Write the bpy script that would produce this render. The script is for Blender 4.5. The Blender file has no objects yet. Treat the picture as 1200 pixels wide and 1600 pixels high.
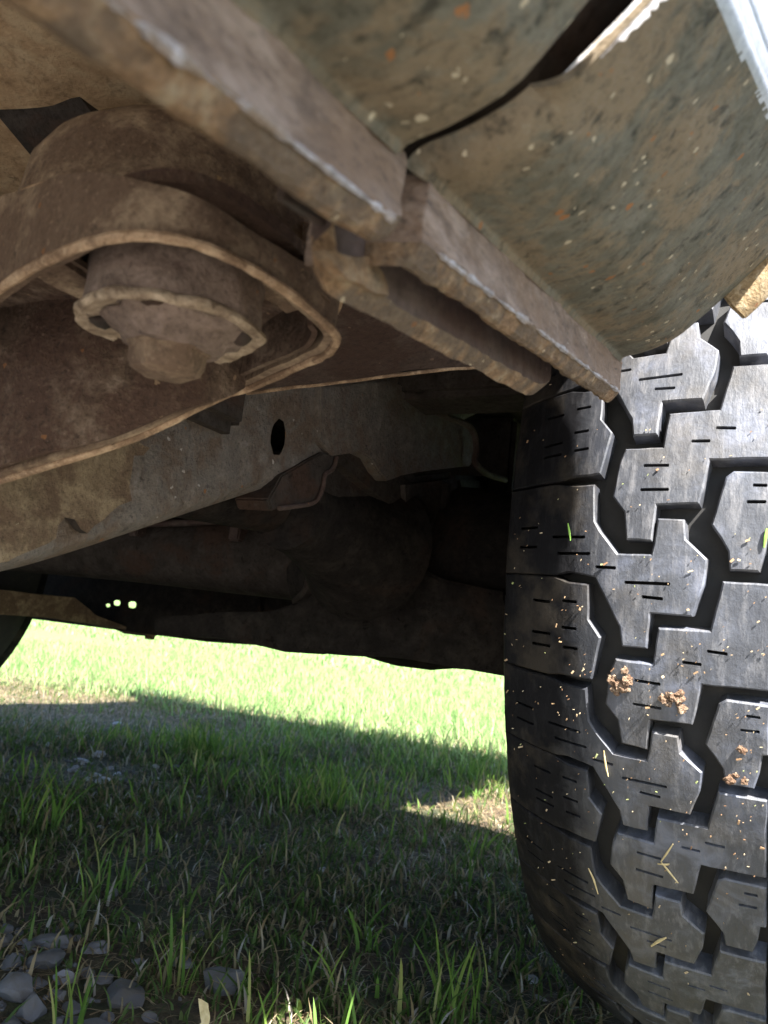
import bpy, bmesh, math, random
import numpy as np
from mathutils import Vector, Matrix, noise as mnoise
random.seed(7); rng = np.random.default_rng(7)
scene = bpy.context.scene
COL = scene.collection
H = 0.29                                    # camera height above the ground

# ------------------------------------------------------------------ camera, sky, sun, exposure
YAW, PITCH, ROLL = .4873, .1629, .1123
FW = Vector((-math.sin(YAW)*math.cos(PITCH), math.cos(YAW)*math.cos(PITCH), math.sin(PITCH)))
_r0 = Vector((math.cos(YAW), math.sin(YAW), 0)); _u0 = _r0.cross(FW)
RT = math.cos(ROLL)*_r0 + math.sin(ROLL)*_u0
UP = -math.sin(ROLL)*_r0 + math.cos(ROLL)*_u0
cam = bpy.data.cameras.new('camera'); camo = bpy.data.objects.new('camera', cam); COL.objects.link(camo)
camo.matrix_world = Matrix(((RT.x, UP.x, -FW.x, 0), (RT.y, UP.y, -FW.y, 0), (RT.z, UP.z, -FW.z, H), (0, 0, 0, 1)))
cam.sensor_fit = 'VERTICAL'; cam.sensor_height = 36; cam.lens = 1270*36/1600
cam.clip_start = .01; cam.clip_end = 2000
cam.dof.use_dof = True; cam.dof.focus_distance = .52; cam.dof.aperture_fstop = 19
scene.camera = camo

SUN = Vector((.72, -.50, 1.0)).normalized()  # towards the sun
SUN_EL = math.asin(SUN.z); SUN_AZ = math.atan2(SUN.x, SUN.y)
world = bpy.data.worlds.new('World'); scene.world = world; world.use_nodes = True
wn = world.node_tree
sky = wn.nodes.new('ShaderNodeTexSky'); sky.sky_type = 'NISHITA'; sky.sun_disc = False
sky.sun_elevation = SUN_EL; sky.sun_rotation = SUN_AZ
wn.links.new(sky.outputs[0], wn.nodes['Background'].inputs[0]); wn.nodes['Background'].inputs[1].default_value = .075
sl = bpy.data.lights.new('sun', 'SUN'); sl.energy = 5.0; sl.angle = math.radians(.53); sl.color = (1, .965, .91)
so = bpy.data.objects.new('sun', sl); COL.objects.link(so)
so.rotation_euler = SUN.to_track_quat('Z', 'Y').to_euler(); so.location = (3, -2, 5)
scene.view_settings.view_transform = 'Standard'; scene.view_settings.look = 'None'
scene.view_settings.gamma = 1; scene.view_settings.use_curve_mapping = False
scene.view_settings.exposure = 2.7
scene.cycles.max_bounces = 8; scene.cycles.diffuse_bounces = 5; scene.cycles.transmission_bounces = 4

# ------------------------------------------------------------------ helpers
def ray(x, y): return FW + RT*((x-600)/1270) - UP*((y-800)/1270)
CAM = Vector((0, 0, H))
def at(x, y, X=None, Y=None, Z=None):        # the point of the place seen at a pixel, on a plane of the place (Z above the camera's height)
    v = ray(x, y)
    t = X/v.x if X is not None else Y/v.y if Y is not None else Z/v.z
    return CAM + v*t
def V(x, y, z): return Vector((x, y, z+H))

def material(name, build, rough=.8):
    m = bpy.data.materials.new(name); m.use_nodes = True
    nt = m.node_tree; b = nt.nodes['Principled BSDF']; b.inputs['Roughness'].default_value = rough
    build(nt, b); return m
def node(nt, t, **kw):
    n = nt.nodes.new(t)
    for k, v in kw.items():
        if hasattr(n, k): setattr(n, k, v)
        else: n.inputs[k.replace('_', ' ')].default_value = v
    return n
def coords(nt, jitter=False, scale=None):
    tc = node(nt, 'ShaderNodeTexCoord'); out = tc.outputs['Object']
    if jitter:
        oi = node(nt, 'ShaderNodeObjectInfo'); ad = node(nt, 'ShaderNodeVectorMath', operation='MULTIPLY_ADD')
        cb = node(nt, 'ShaderNodeCombineXYZ')
        for i in range(3): nt.links.new(oi.outputs['Random'], cb.inputs[i])
        nt.links.new(cb.outputs[0], ad.inputs[0]); ad.inputs[1].default_value = (7.3, 11.1, 5.7); nt.links.new(out, ad.inputs[2]); out = ad.outputs[0]
    if scale:
        mp = node(nt, 'ShaderNodeMapping'); mp.inputs['Scale'].default_value = scale; nt.links.new(out, mp.inputs[0]); out = mp.outputs[0]
    return out
def noise_tex(nt, co, scale, detail=6, rough=.6, dist=0):
    n = node(nt, 'ShaderNodeTexNoise', Scale=scale, Detail=detail, Roughness=rough, Distortion=dist); nt.links.new(co, n.inputs['Vector']); return n.outputs['Fac']
def ramp(nt, fac, stops, interp='LINEAR'):
    r = node(nt, 'ShaderNodeValToRGB'); r.color_ramp.interpolation = interp
    e = r.color_ramp.elements
    while len(e) < len(stops): e.new(.5)
    for i, (p, c) in enumerate(stops):
        e[i].position = p; e[i].color = (c, c, c, 1) if isinstance(c, (int, float)) else (*c, 1)
    nt.links.new(fac, r.inputs[0]); return r.outputs[0]
def mix(nt, fac, a, b):
    m = node(nt, 'ShaderNodeMix', data_type='RGBA')
    for s, v in ((0, fac), (6, a), (7, b)):
        if hasattr(v, 'links'): nt.links.new(v, m.inputs[s])
        else: m.inputs[s].default_value = v if isinstance(v, (int, float)) else (*v, 1)
    return m.outputs[2]
def bump(nt, b, h, strength=.5, dist=.002):
    bp = node(nt, 'ShaderNodeBump', Strength=strength, Distance=dist); nt.links.new(h, bp.inputs['Height']); nt.links.new(bp.outputs[0], b.inputs['Normal'])
def math_(nt, op, a, b_):
    m = node(nt, 'ShaderNodeMath', operation=op)
    for i, v in enumerate((a, b_)):
        if hasattr(v, 'links'): nt.links.new(v, m.inputs[i])
        else: m.inputs[i].default_value = v
    return m.outputs[0]

def grime(name, c0, c1, c2, patch=(.1, .05, .02), patch_amt=.62, speck=None, speck_scale=160, speck_amt=.045, scale=22, rough=.85, bumps=.6, bdist=.0015, stretch=None, dust=None, spec=.3, spots=.30):
    """dirty underbody metal: mottled coat, patches of rust or dust, light chips, gritty relief"""
    def build(nt, b):
        co = coords(nt, scale=stretch)
        a = noise_tex(nt, co, scale*2.2, 9, .68, .2); f = noise_tex(nt, co, scale*11, 5, .7); l = noise_tex(nt, co, scale*.6, 6, .68, .4)
        d = noise_tex(nt, co, scale*1.3, 10, .72, .5); k = noise_tex(nt, co, scale*4.5, 6, .65, .3)
        base = ramp(nt, a, [(.33, c0), (.5, c1), (.63, c2)])
        base = mix(nt, ramp(nt, l, [(patch_amt-.07, 0), (patch_amt+.03, .85)]), base, patch)
        if dust: base = mix(nt, ramp(nt, d, [(.47, 0), (.56, .85)]), base, dust)
        base = mix(nt, ramp(nt, k, [(spots, .8), (spots+.09, 0)]), base, tuple(x*.35 for x in c0))
        base = mix(nt, ramp(nt, f, [(.34, .5), (.48, 0)]), base, tuple(x*.45 for x in c0))
        base = mix(nt, ramp(nt, f, [(.58, 0), (.72, .4)]), base, tuple(min(1, x*1.5) for x in c2))
        if speck:
            vo = node(nt, 'ShaderNodeTexVoronoi', Scale=speck_scale, Randomness=1.0)
            dn = node(nt, 'ShaderNodeTexNoise', Scale=speck_scale*1.6, Detail=3); nt.links.new(co, dn.inputs['Vector'])
            wv = node(nt, 'ShaderNodeVectorMath', operation='MULTIPLY_ADD'); nt.links.new(dn.outputs['Color'], wv.inputs[0]); wv.inputs[1].default_value = (.9/speck_scale,)*3; nt.links.new(co, wv.inputs[2])
            nt.links.new(wv.outputs[0], vo.inputs['Vector'])
            sel = node(nt, 'ShaderNodeSeparateColor'); nt.links.new(vo.outputs['Color'], sel.inputs[0])
            big = math_(nt, 'MULTIPLY', math_(nt, 'LESS_THAN', vo.outputs['Distance'], math_(nt, 'MULTIPLY', sel.outputs[1], .36)), math_(nt, 'LESS_THAN', sel.outputs[0], speck_amt))
            base = mix(nt, big, base, speck)
            oc = math_(nt, 'MULTIPLY', math_(nt, 'LESS_THAN', vo.outputs['Distance'], math_(nt, 'MULTIPLY', sel.outputs[1], .42)), math_(nt, 'GREATER_THAN', sel.outputs[0], 1-speck_amt*.35))
            base = mix(nt, oc, base, (.22, .10, .04))
        nt.links.new(base, b.inputs['Base Color'])
        bump(nt, b, math_(nt, 'ADD', math_(nt, 'ADD', f, math_(nt, 'MULTIPLY', k, 2.0)), math_(nt, 'MULTIPLY', a, 2.5)), bumps, bdist)
        b.inputs['Specular IOR Level'].default_value = spec
    return material(name, build, rough)

M = {}
M['panel'] = grime('panel_paint', (.068, .063, .044), (.105, .098, .074), (.138, .126, .097), patch=(.135, .10, .062), patch_amt=.58, speck=(.36, .31, .22), speck_scale=300, speck_amt=.13, scale=26, rough=.7, bumps=.35, spots=.34, spec=.15, dust=(.165, .125, .08))
M['flange'] = grime('flange_dusty_paint', (.075, .050, .036), (.175, .122, .090), (.25, .187, .148), patch=(.15, .095, .06), patch_amt=.55, speck=(.4, .34, .26), speck_scale=260, speck_amt=.03, scale=45, rough=.6, bumps=.5, bdist=.001, stretch=(1, .5, 1.6))
M['flange_edge'] = grime('flange_rusty_edge', (.11, .068, .036), (.27, .16, .08), (.34, .25, .15), patch=(.12, .085, .055), patch_amt=.5, speck=(.5, .4, .26), speck_scale=300, speck_amt=.05, scale=80, rough=.75, bumps=.9, bdist=.0015)
M['bracket'] = grime('bracket_dusty_rust', (.115, .075, .048), (.225, .155, .10), (.33, .24, .155), patch=(.12, .075, .048), patch_amt=.52, speck=(.3, .2, .1), speck_scale=350, speck_amt=.02, scale=38, rough=.9, bumps=.5)
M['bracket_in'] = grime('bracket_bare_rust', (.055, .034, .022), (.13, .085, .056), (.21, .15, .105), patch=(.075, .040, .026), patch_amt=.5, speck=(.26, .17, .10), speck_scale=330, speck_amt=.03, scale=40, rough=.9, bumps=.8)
M['lip'] = grime('scuffed_lip', (.24, .15, .085), (.40, .265, .16), (.50, .355, .225), patch=(.18, .11, .065), patch_amt=.52, scale=90, rough=.85, bumps=.6, bdist=.0008)
M['washer'] = grime('pale_dusty_washer', (.20, .135, .088), (.38, .28, .185), (.56, .43, .30), patch=(.16, .10, .065), patch_amt=.56, scale=55, rough=.9, bumps=.9)
M['bushing'] = grime('dusty_rubber_bushing', (.10, .068, .052), (.175, .125, .095), (.23, .165, .13), patch=(.13, .085, .058), patch_amt=.6, speck=(.3, .22, .14), speck_scale=300, speck_amt=.02, scale=45, rough=.95, bumps=.6)
M['frame'] = grime('frame_scaled_steel', (.095, .076, .058), (.165, .136, .11), (.215, .18, .15), patch=(.12, .082, .055), patch_amt=.52, speck=(.36, .32, .28), speck_scale=240, speck_amt=.06, scale=36, rough=.7, bumps=.8, dust=(.14, .12, .10))
M['scale'] = grime('peeling_rust_scale', (.12, .082, .046), (.19, .135, .08), (.25, .185, .11), patch=(.10, .06, .036), patch_amt=.55, speck=(.3, .26, .18), speck_scale=220, speck_amt=.05, scale=42, rough=.85, bumps=.7)
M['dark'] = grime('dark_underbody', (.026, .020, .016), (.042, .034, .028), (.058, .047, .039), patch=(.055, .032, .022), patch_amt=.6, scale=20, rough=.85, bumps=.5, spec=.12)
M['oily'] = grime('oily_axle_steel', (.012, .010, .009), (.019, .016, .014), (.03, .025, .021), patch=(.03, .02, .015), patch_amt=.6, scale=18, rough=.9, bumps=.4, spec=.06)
M['floor'] = grime('floor_pan_primer', (.34, .21, .11), (.48, .32, .18), (.55, .40, .24), patch=(.22, .14, .08), patch_amt=.58, scale=14, rough=.85, bumps=.5)
M['rustdark'] = grime('dark_rust_panel', (.05, .033, .026), (.075, .05, .04), (.095, .068, .055), patch=(.055, .03, .022), patch_amt=.55, speck=(.15, .1, .07), speck_scale=200, speck_amt=.04, scale=30, rough=.85, bumps=.6)
M['rustlip'] = grime('rusty_tab_edge', (.10, .055, .035), (.16, .10, .07), (.2, .14, .10), patch=(.14, .06, .035), patch_amt=.5, scale=50, rough=.9)
M['clean_sunlit'] = grime('clean_sunlit_paint', (.22, .23, .25), (.28, .29, .315), (.34, .35, .38), patch=(.24, .245, .26), patch_amt=.6, scale=60, rough=.35, bumps=.15, spec=.5)  # cleaner paint, its colour lightened to strengthen the sunlit corner
M['crease'] = grime('painted_highlight', (.16, .14, .13), (.30, .28, .28), (.42, .40, .41), patch=(.2, .14, .09), patch_amt=.55, scale=110, rough=.5, bumps=.5)  # bluish pale colour for the highlight painted on the flange crease
M['bare'] = grime('bare_scraped_metal', (.42, .40, .40), (.60, .58, .58), (.72, .70, .70), patch=(.4, .33, .26), patch_amt=.62, scale=120, rough=.45, bumps=.4, bdist=.0005)
M['yellow_lip'] = grime('yellowed_arch_lip', (.16, .10, .045), (.24, .165, .08), (.34, .27, .17), patch=(.2, .11, .04), patch_amt=.6, speck=(.05, .05, .06), speck_scale=110, speck_amt=.25, scale=60, rough=.7)

def rubber(nt, b):
    co = coords(nt, True)
    a = noise_tex(nt, co, 40, 8, .65, .5); f = noise_tex(nt, co, 420, 4, .7)
    mp = node(nt, 'ShaderNodeMapping'); mp.inputs['Scale'].default_value = (2.2, 1, .5); nt.links.new(co, mp.inputs[0])
    s = noise_tex(nt, mp.outputs[0], 90, 6, .75)
    sx = node(nt, 'ShaderNodeSeparateXYZ'); tc = node(nt, 'ShaderNodeTexCoord'); nt.links.new(tc.outputs['Object'], sx.inputs[0])
    worn = ramp(nt, math_(nt, 'ADD', math_(nt, 'ABSOLUTE', sx.outputs[0], 0), math_(nt, 'MULTIPLY', math_(nt, 'SUBTRACT', a, .5), .06)), [(.078, 1), (.108, 0)])  # scuffed centre band; also paints in the sunlit centre and shaded shoulder
    base = ramp(nt, a, [(.35, (.008, .008, .009)), (.65, (.012, .0118, .013))])
    scuff = ramp(nt, a, [(.3, (.022, .0235, .029)), (.5, (.040, .044, .056)), (.66, (.098, .108, .142))])
    base = mix(nt, worn, base, scuff)
    base = mix(nt, math_(nt, 'MULTIPLY', ramp(nt, s, [(.5, 0), (.66, .6)]), ramp(nt, math_(nt, 'ABSOLUTE', sx.outputs[0], 0), [(.075, .8), (.11, .08)])), base, (.19, .185, .19))
    base = mix(nt, ramp(nt, noise_tex(nt, co, 22, 7, .65), [(.5, 0), (.64, .4)]), base, (.075, .062, .046))
    nt.links.new(base, b.inputs['Base Color'])
    nt.links.new(ramp(nt, s, [(.3, .5), (.7, .72)]), b.inputs['Roughness'])
    nt.links.new(math_(nt, 'ADD', math_(nt, 'MULTIPLY', worn, .9), .06), b.inputs['Specular IOR Level'])
    bump(nt, b, math_(nt, 'ADD', f, math_(nt, 'MULTIPLY', s, 1.6)), .35, .0007)
M['rubber'] = material('tread_rubber', rubber, .5)
def groove(nt, b):
    co = coords(nt, True); a = noise_tex(nt, co, 60, 7, .7)
    nt.links.new(ramp(nt, a, [(.4, (.012, .012, .012)), (.6, (.02, .019, .018)), (.78, (.05, .04, .03))]), b.inputs['Base Color']); bump(nt, b, a, .4, .001)
M['groove'] = material('groove_rubber', groove, .75)

# object linking ------------------------------------------------
TRUCK_LOC = Vector((-.80, .40, 0))
def link(name, me, parent=None, label=None, loc=None):
    o = bpy.data.objects.new(name, me); COL.objects.link(o)
    if loc is not None: o.location = loc
    if parent is not None:
        o.parent = parent
        pl = TRUCK_LOC if parent.parent is None else Vector((0, 0, 0))
        o.matrix_parent_inverse = Matrix.Translation(-parent_loc(parent))
    if label: o['label'] = label
    return o
def parent_loc(p):
    l = p.location.copy()
    return l
def from_bm(name, bm, m, parent=None, smooth=True, angle=35, label=None, loc=None, mods=()):
    me = bpy.data.meshes.new(name); bm.normal_update(); bm.to_mesh(me); bm.free()
    for mm in (m if isinstance(m, (list, tuple)) else [m]): me.materials.append(mm)
    if smooth: me.shade_smooth(); me.set_sharp_from_angle(angle=math.radians(angle))
    return link(name, me, parent, label, loc)
def rough_up(bm, amt, freq, seed=0, keep=None):
    for v in bm.verts:
        if keep and keep(v): continue
        p = v.co*freq + Vector((seed*3.1, seed*1.7, 0))
        v.co += Vector((mnoise.noise(p), mnoise.noise(p+Vector((9, 3, 1))), mnoise.noise(p+Vector((2, 8, 5)))))*amt
def catmull(pts, n):
    pts = [Vector(p) for p in pts]; out = []
    P = [pts[0]*2-pts[1]]+pts+[pts[-1]*2-pts[-2]]
    for i in range(1, len(P)-2):
        for k in range(n):
            t = k/n; a, b, c, d = P[i-1:i+3]
            out.append(.5*((2*b)+(c-a)*t+(2*a-5*b+4*c-d)*t*t+(3*b-a-3*c+d)*t**3))
    out.append(pts[-1]); return out
def sheet(rows, thick, bm=None, closed_rows=False):
    """grid of points given a thickness along its normals; a closed solid"""
    bm = bm or bmesh.new(); nr, nc = len(rows), len(rows[0])
    G = [[bm.verts.new(p) for p in r] for r in rows]
    def nrm(i, j):
        a = rows[min(i+1, nr-1)][j]-rows[max(i-1, 0)][j]; b = rows[i][min(j+1, nc-1)]-rows[i][max(j-1, 0)]
        n = a.cross(b); return n.normalized() if n.length > 1e-12 else Vector((0, 0, 1))
    B = [[bm.verts.new(rows[i][j]-nrm(i, j)*thick) for j in range(nc)] for i in range(nr)]
    for i in range(nr-1):
        for j in range(nc-1):
            bm.faces.new((G[i][j], G[i+1][j], G[i+1][j+1], G[i][j+1])); bm.faces.new((B[i][j], B[i][j+1], B[i+1][j+1], B[i+1][j]))
    for i in range(nr-1):
        bm.faces.new((G[i][0], B[i][0], B[i+1][0], G[i+1][0])); bm.faces.new((G[i][-1], G[i+1][-1], B[i+1][-1], B[i][-1]))
    for j in range(nc-1):
        bm.faces.new((G[0][j], G[0][j+1], B[0][j+1], B[0][j])); bm.faces.new((G[-1][j], B[-1][j], B[-1][j+1], G[-1][j+1]))
    bmesh.ops.recalc_face_normals(bm, faces=bm.faces); return bm
def tube(path, radii, seg=20, bm=None, cap=True):
    bm = bm or bmesh.new(); path = [Vector(p) for p in path]
    if isinstance(radii, (int, float)): radii = [radii]*len(path)
    rings = []; ref = None
    for i, p in enumerate(path):
        d = (path[min(i+1, len(path)-1)]-path[max(i-1, 0)]).normalized()
        if ref is None: ref = Vector((0, 0, 1)) if abs(d.z) < .9 else Vector((1, 0, 0))
        a = (ref-d*ref.dot(d)).normalized(); ref = a; b = d.cross(a)
        rings.append([bm.verts.new(p+(a*math.cos(t)+b*math.sin(t))*radii[i]) for t in [2*math.pi*k/seg for k in range(seg)]])
    for r0, r1 in zip(rings, rings[1:]):
        for k in range(seg): bm.faces.new((r0[k], r0[(k+1) % seg], r1[(k+1) % seg], r1[k]))
    if cap: bm.faces.new(rings[0][::-1]); bm.faces.new(rings[-1])
    bmesh.ops.recalc_face_normals(bm, faces=bm.faces); return bm
def prism(poly, vec, bm=None, bevel=0, sub=0, hole=None):
    """polygon (list of points) extruded by vec"""
    bm = bm or bmesh.new(); new = bmesh.new()
    def loop(pts):
        vs = [new.verts.new(p) for p in pts]; return [new.edges.new((vs[i], vs[(i+1) % len(vs)])) for i in range(len(vs))]
    es = loop(poly)
    if hole: es += loop(hole)
    bmesh.ops.triangle_fill(new, use_beauty=True, edges=es)
    r = bmesh.ops.extrude_face_region(new, geom=list(new.faces))
    bmesh.ops.translate(new, vec=vec, verts=[g for g in r['geom'] if isinstance(g, bmesh.types.BMVert)])
    bmesh.ops.recalc_face_normals(new, faces=new.faces)
    if bevel:
        eds = [e for e in new.edges if len(e.link_faces) == 2 and e.calc_face_angle(0) > .5]
        bmesh.ops.bevel(new, geom=eds, offset=bevel, segments=2, affect='EDGES', clamp_overlap=True)
    if sub:
        bmesh.ops.subdivide_edges(new, edges=[e for e in new.edges if e.calc_length() > sub], cuts=2, use_grid_fill=True)
        bmesh.ops.triangulate(new, faces=[f for f in new.faces if len(f.verts) > 4])
    me = bpy.data.meshes.new('tmp'); new.to_mesh(me); new.free(); bm.from_mesh(me); bpy.data.meshes.remove(me); return bm
def box(x0, x1, y0, y1, z0, z1, bm=None, bevel=.004, seg=2):
    new = bmesh.new(); bmesh.ops.create_cube(new, size=1)
    for v in new.verts: v.co = Vector((x0+(x1-x0)*(v.co.x+.5), y0+(y1-y0)*(v.co.y+.5), z0+(z1-z0)*(v.co.z+.5)+H))
    if bevel: bmesh.ops.bevel(new, geom=list(new.edges), offset=bevel, segments=seg, affect='EDGES')
    if bm is None: return new
    me = bpy.data.meshes.new('tmp'); new.to_mesh(me); new.free(); bm.from_mesh(me); bpy.data.meshes.remove(me); return bm
def lathe(profile, origin, axis=(0, 0, 1), seg=40, bm=None, wob=0):
    """profile: (radius, height) pairs along axis"""
    bm = bm or bmesh.new(); ax = Vector(axis).normalized(); o = Vector(origin)
    a = ax.orthogonal().normalized(); b = ax.cross(a); rings = []
    for r, h in profile:
        if r < 1e-6: rings.append([bm.verts.new(o+ax*h)]); continue
        rings.append([bm.verts.new(o+ax*h+(a*math.cos(t)+b*math.sin(t))*r*(1+wob*mnoise.noise(Vector((math.cos(t)*3, math.sin(t)*3, h*40))))) for t in [2*math.pi*k/seg for k in range(seg)]])
    for r0, r1 in zip(rings, rings[1:]):
        for k in range(seg):
            k2 = (k+1) % seg
            if len(r0) == 1 and len(r1) == 1: continue
            if len(r0) == 1: bm.faces.new((r0[0], r1[k], r1[k2]))
            elif len(r1) == 1: bm.faces.new((r0[k], r0[k2], r1[0]))
            else: bm.faces.new((r0[k], r0[k2], r1[k2], r1[k]))
    bmesh.ops.recalc_face_normals(bm, faces=bm.faces); return bm
def tag(o, label, cat, group=None, kind=None):
    if label: o['label'] = label
    if cat: o['category'] = cat
    if group: o['group'] = group
    if kind: o['kind'] = kind
    return o

# ------------------------------------------------------------------ ground
def gz(x, y):
    """height of the ground: lumpy turf under the truck, a lawn that rises slowly far behind it"""
    z = .010*mnoise.noise(Vector((x*3.1, y*3.1, 0)))+.005*mnoise.noise(Vector((x*11, y*11, 4)))-.006
    d = max(0, y-5)
    return z + .030*d*min(1, d/14) if d > 0 else z
def ground_mat(nt, b):
    tc = node(nt, 'ShaderNodeNewGeometry'); co = tc.outputs['Position']
    n1 = noise_tex(nt, co, 9, 8, .7, .6); n2 = noise_tex(nt, co, 55, 6, .7); n3 = noise_tex(nt, co, 260, 4, .7)
    soil = ramp(nt, n2, [(.32, (.022, .014, .007)), (.5, (.075, .049, .026)), (.66, (.15, .105, .06))])
    soil = mix(nt, ramp(nt, n3, [(.5, 0), (.7, .6)]), soil, (.13, .11, .075))
    moss = ramp(nt, n2, [(.3, (.018, .028, .009)), (.65, (.05, .075, .022))])
    base = mix(nt, ramp(nt, n1, [(.42, 0), (.56, .75)]), soil, moss)
    lawn = ramp(nt, noise_tex(nt, co, 26, 8, .75), [(.3, (.06, .12, .025)), (.5, (.11, .19, .045)), (.7, (.19, .24, .08))])
    sp = node(nt, 'ShaderNodeSeparateXYZ'); nt.links.new(co, sp.inputs[0])
    far = node(nt, 'ShaderNodeMapRange'); nt.links.new(sp.outputs[1], far.inputs[0]); far.inputs[1].default_value = 2.2; far.inputs[2].default_value = 4.0
    vg = node(nt, 'ShaderNodeTexVoronoi', Scale=42); nt.links.new(co, vg.inputs['Vector'])
    sg = node(nt, 'ShaderNodeSeparateColor'); nt.links.new(vg.outputs['Color'], sg.inputs[0])
    grav = ramp(nt, sg.outputs[0], [(0, (.13, .125, .12)), (.5, (.21, .205, .195)), (1, (.31, .30, .29))])
    grav = mix(nt, ramp(nt, vg.outputs['Distance'], [(.35, 0), (.75, .85)]), grav, (.09, .075, .06))
    ng = node(nt, 'ShaderNodeMapRange'); nt.links.new(math_(nt, 'ADD', sp.outputs[1], math_(nt, 'MULTIPLY', n1, .25)), ng.inputs[0]); ng.inputs[1].default_value = .50; ng.inputs[2].default_value = .42
    base = mix(nt, ng.outputs[0], base, grav)
    nt.links.new(mix(nt, far.outputs[0], base, lawn), b.inputs['Base Color'])
    bump(nt, b, math_(nt, 'ADD', n2, n3), .8, .006)
M['ground'] = material('turf_soil', ground_mat, .95)
def axis_steps(lo, hi, fine_lo, fine_hi, fine):
    a = list(np.arange(fine_lo, fine_hi+1e-6, fine)); s = fine; v = fine_hi
    while v < hi: s *= 1.35; v += s; a.append(v)
    s = fine; v = fine_lo
    while v > lo: s *= 1.35; v -= s; a.insert(0, v)
    return a
xs = axis_steps(-400, 400, -3.2, .6, .035); ys = axis_steps(-120, 700, .1, 3.0, .035)
gm = bpy.data.meshes.new('ground')
gv = [(x, y, gz(x, y)) for y in ys for x in xs]; nx = len(xs)
gm.from_pydata(gv, [], [(j*nx+i, j*nx+i+1, (j+1)*nx+i+1, (j+1)*nx+i) for j in range(len(ys)-1) for i in range(nx-1)])
gm.materials.append(M['ground']); gm.shade_smooth()
tag(link('ground', gm), 'turf, bare soil and lawn that runs on behind the truck', None, kind='structure')

# ------------------------------------------------------------------ the truck
truck = bpy.data.objects.new('pickup_truck', None); COL.objects.link(truck); truck.location = TRUCK_LOC
tag(truck, 'rusty old pickup truck seen from underneath, its rear wheel with mud tread at the right', 'truck')

# -- rocker panels with their folded flange
def profile(c):
    z = lambda d: .056+(d-.05)*1.05
    return [(.012, .030), (.023, .034), (.030, .038), (.037, .044), (.050, .056), (.5*(.05+c), z(.5*(.05+c))), (c-.0015, z(c-.0015)), (c, z(c)+.0012), (c+.0014, z(c)+.006), (c+.003, z(c)+.016), (c+.005, .16), (c+.006, .28), (c+.007, .45), (c+.007, .62)]
def crease(y): return min(.0785, max(.062, .0688+(y-.203)*.1))
PROF = profile(.0765)
PS = .875
def VP(x, y, z): return V(x*PS, y*PS, z*PS)
FX = -.092
def fz(y):
    return .097+(max(y, .0)-.165)*.172 + .012*math.exp(-((y-.06)/.06)**2)*0
def panel(name, y0, y1, lip0, lip1, label):
    ny = 170
    rows = []
    for j in range(ny+1):
        t = j/ny; y = y0+(y1-y0)*t
        e = 0
        if lip0: e = max(e, 1-(y-y0)/.010)
        if lip1: e = max(e, 1-(y1-y)/.008)
        e = max(0, e)
        rows.append((y, e))
    grid = []
    for y, e0 in rows:
        r = []; prof = catmull([(-.001, .024, 0), (0.002, .0275, 0)]+[(a, b, 0) for a, b in profile(crease(y))], 7)
        for k, p in enumerate(prof):
            q = prof[min(k+1, len(prof)-1)]-prof[max(k-1, 0)]; n = Vector((-q.y, q.x)).normalized()   # into the body
            if n.y < 0 and n.x > 0: n = -n
            e = e0*(1 if lip1 and not lip0 or y > .3 else max(0, min(1, (.040-p.x)/.008)))
            d = e*e*.006
            wob = .0009*mnoise.noise(Vector((p.x*30, y*22, p.y*30)))
            yy = y-(.22*max(0, p.x-.03) if lip1 and not lip0 else 0)*max(0, 1-(y1-y)/.1)
            r.append(VP(FX+p.x+n.x*(d+wob), yy, fz(y)+p.y+n.y*(d+wob)))
        grid.append(r)
    bm = sheet(grid, -.0022)
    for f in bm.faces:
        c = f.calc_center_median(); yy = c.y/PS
        if c.x/PS-FX > crease(yy)-.0004+.0012*mnoise.noise(Vector((c.x*160, c.y*60, c.z*60)))+.0004*mnoise.noise(c*520): f.material_index = 1  # faces past the crease take the paler colour, painting in sunlight
    o = from_bm(name, bm, [M['panel'], M['clean_sunlit']], truck, angle=60, label=label); return o
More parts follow.
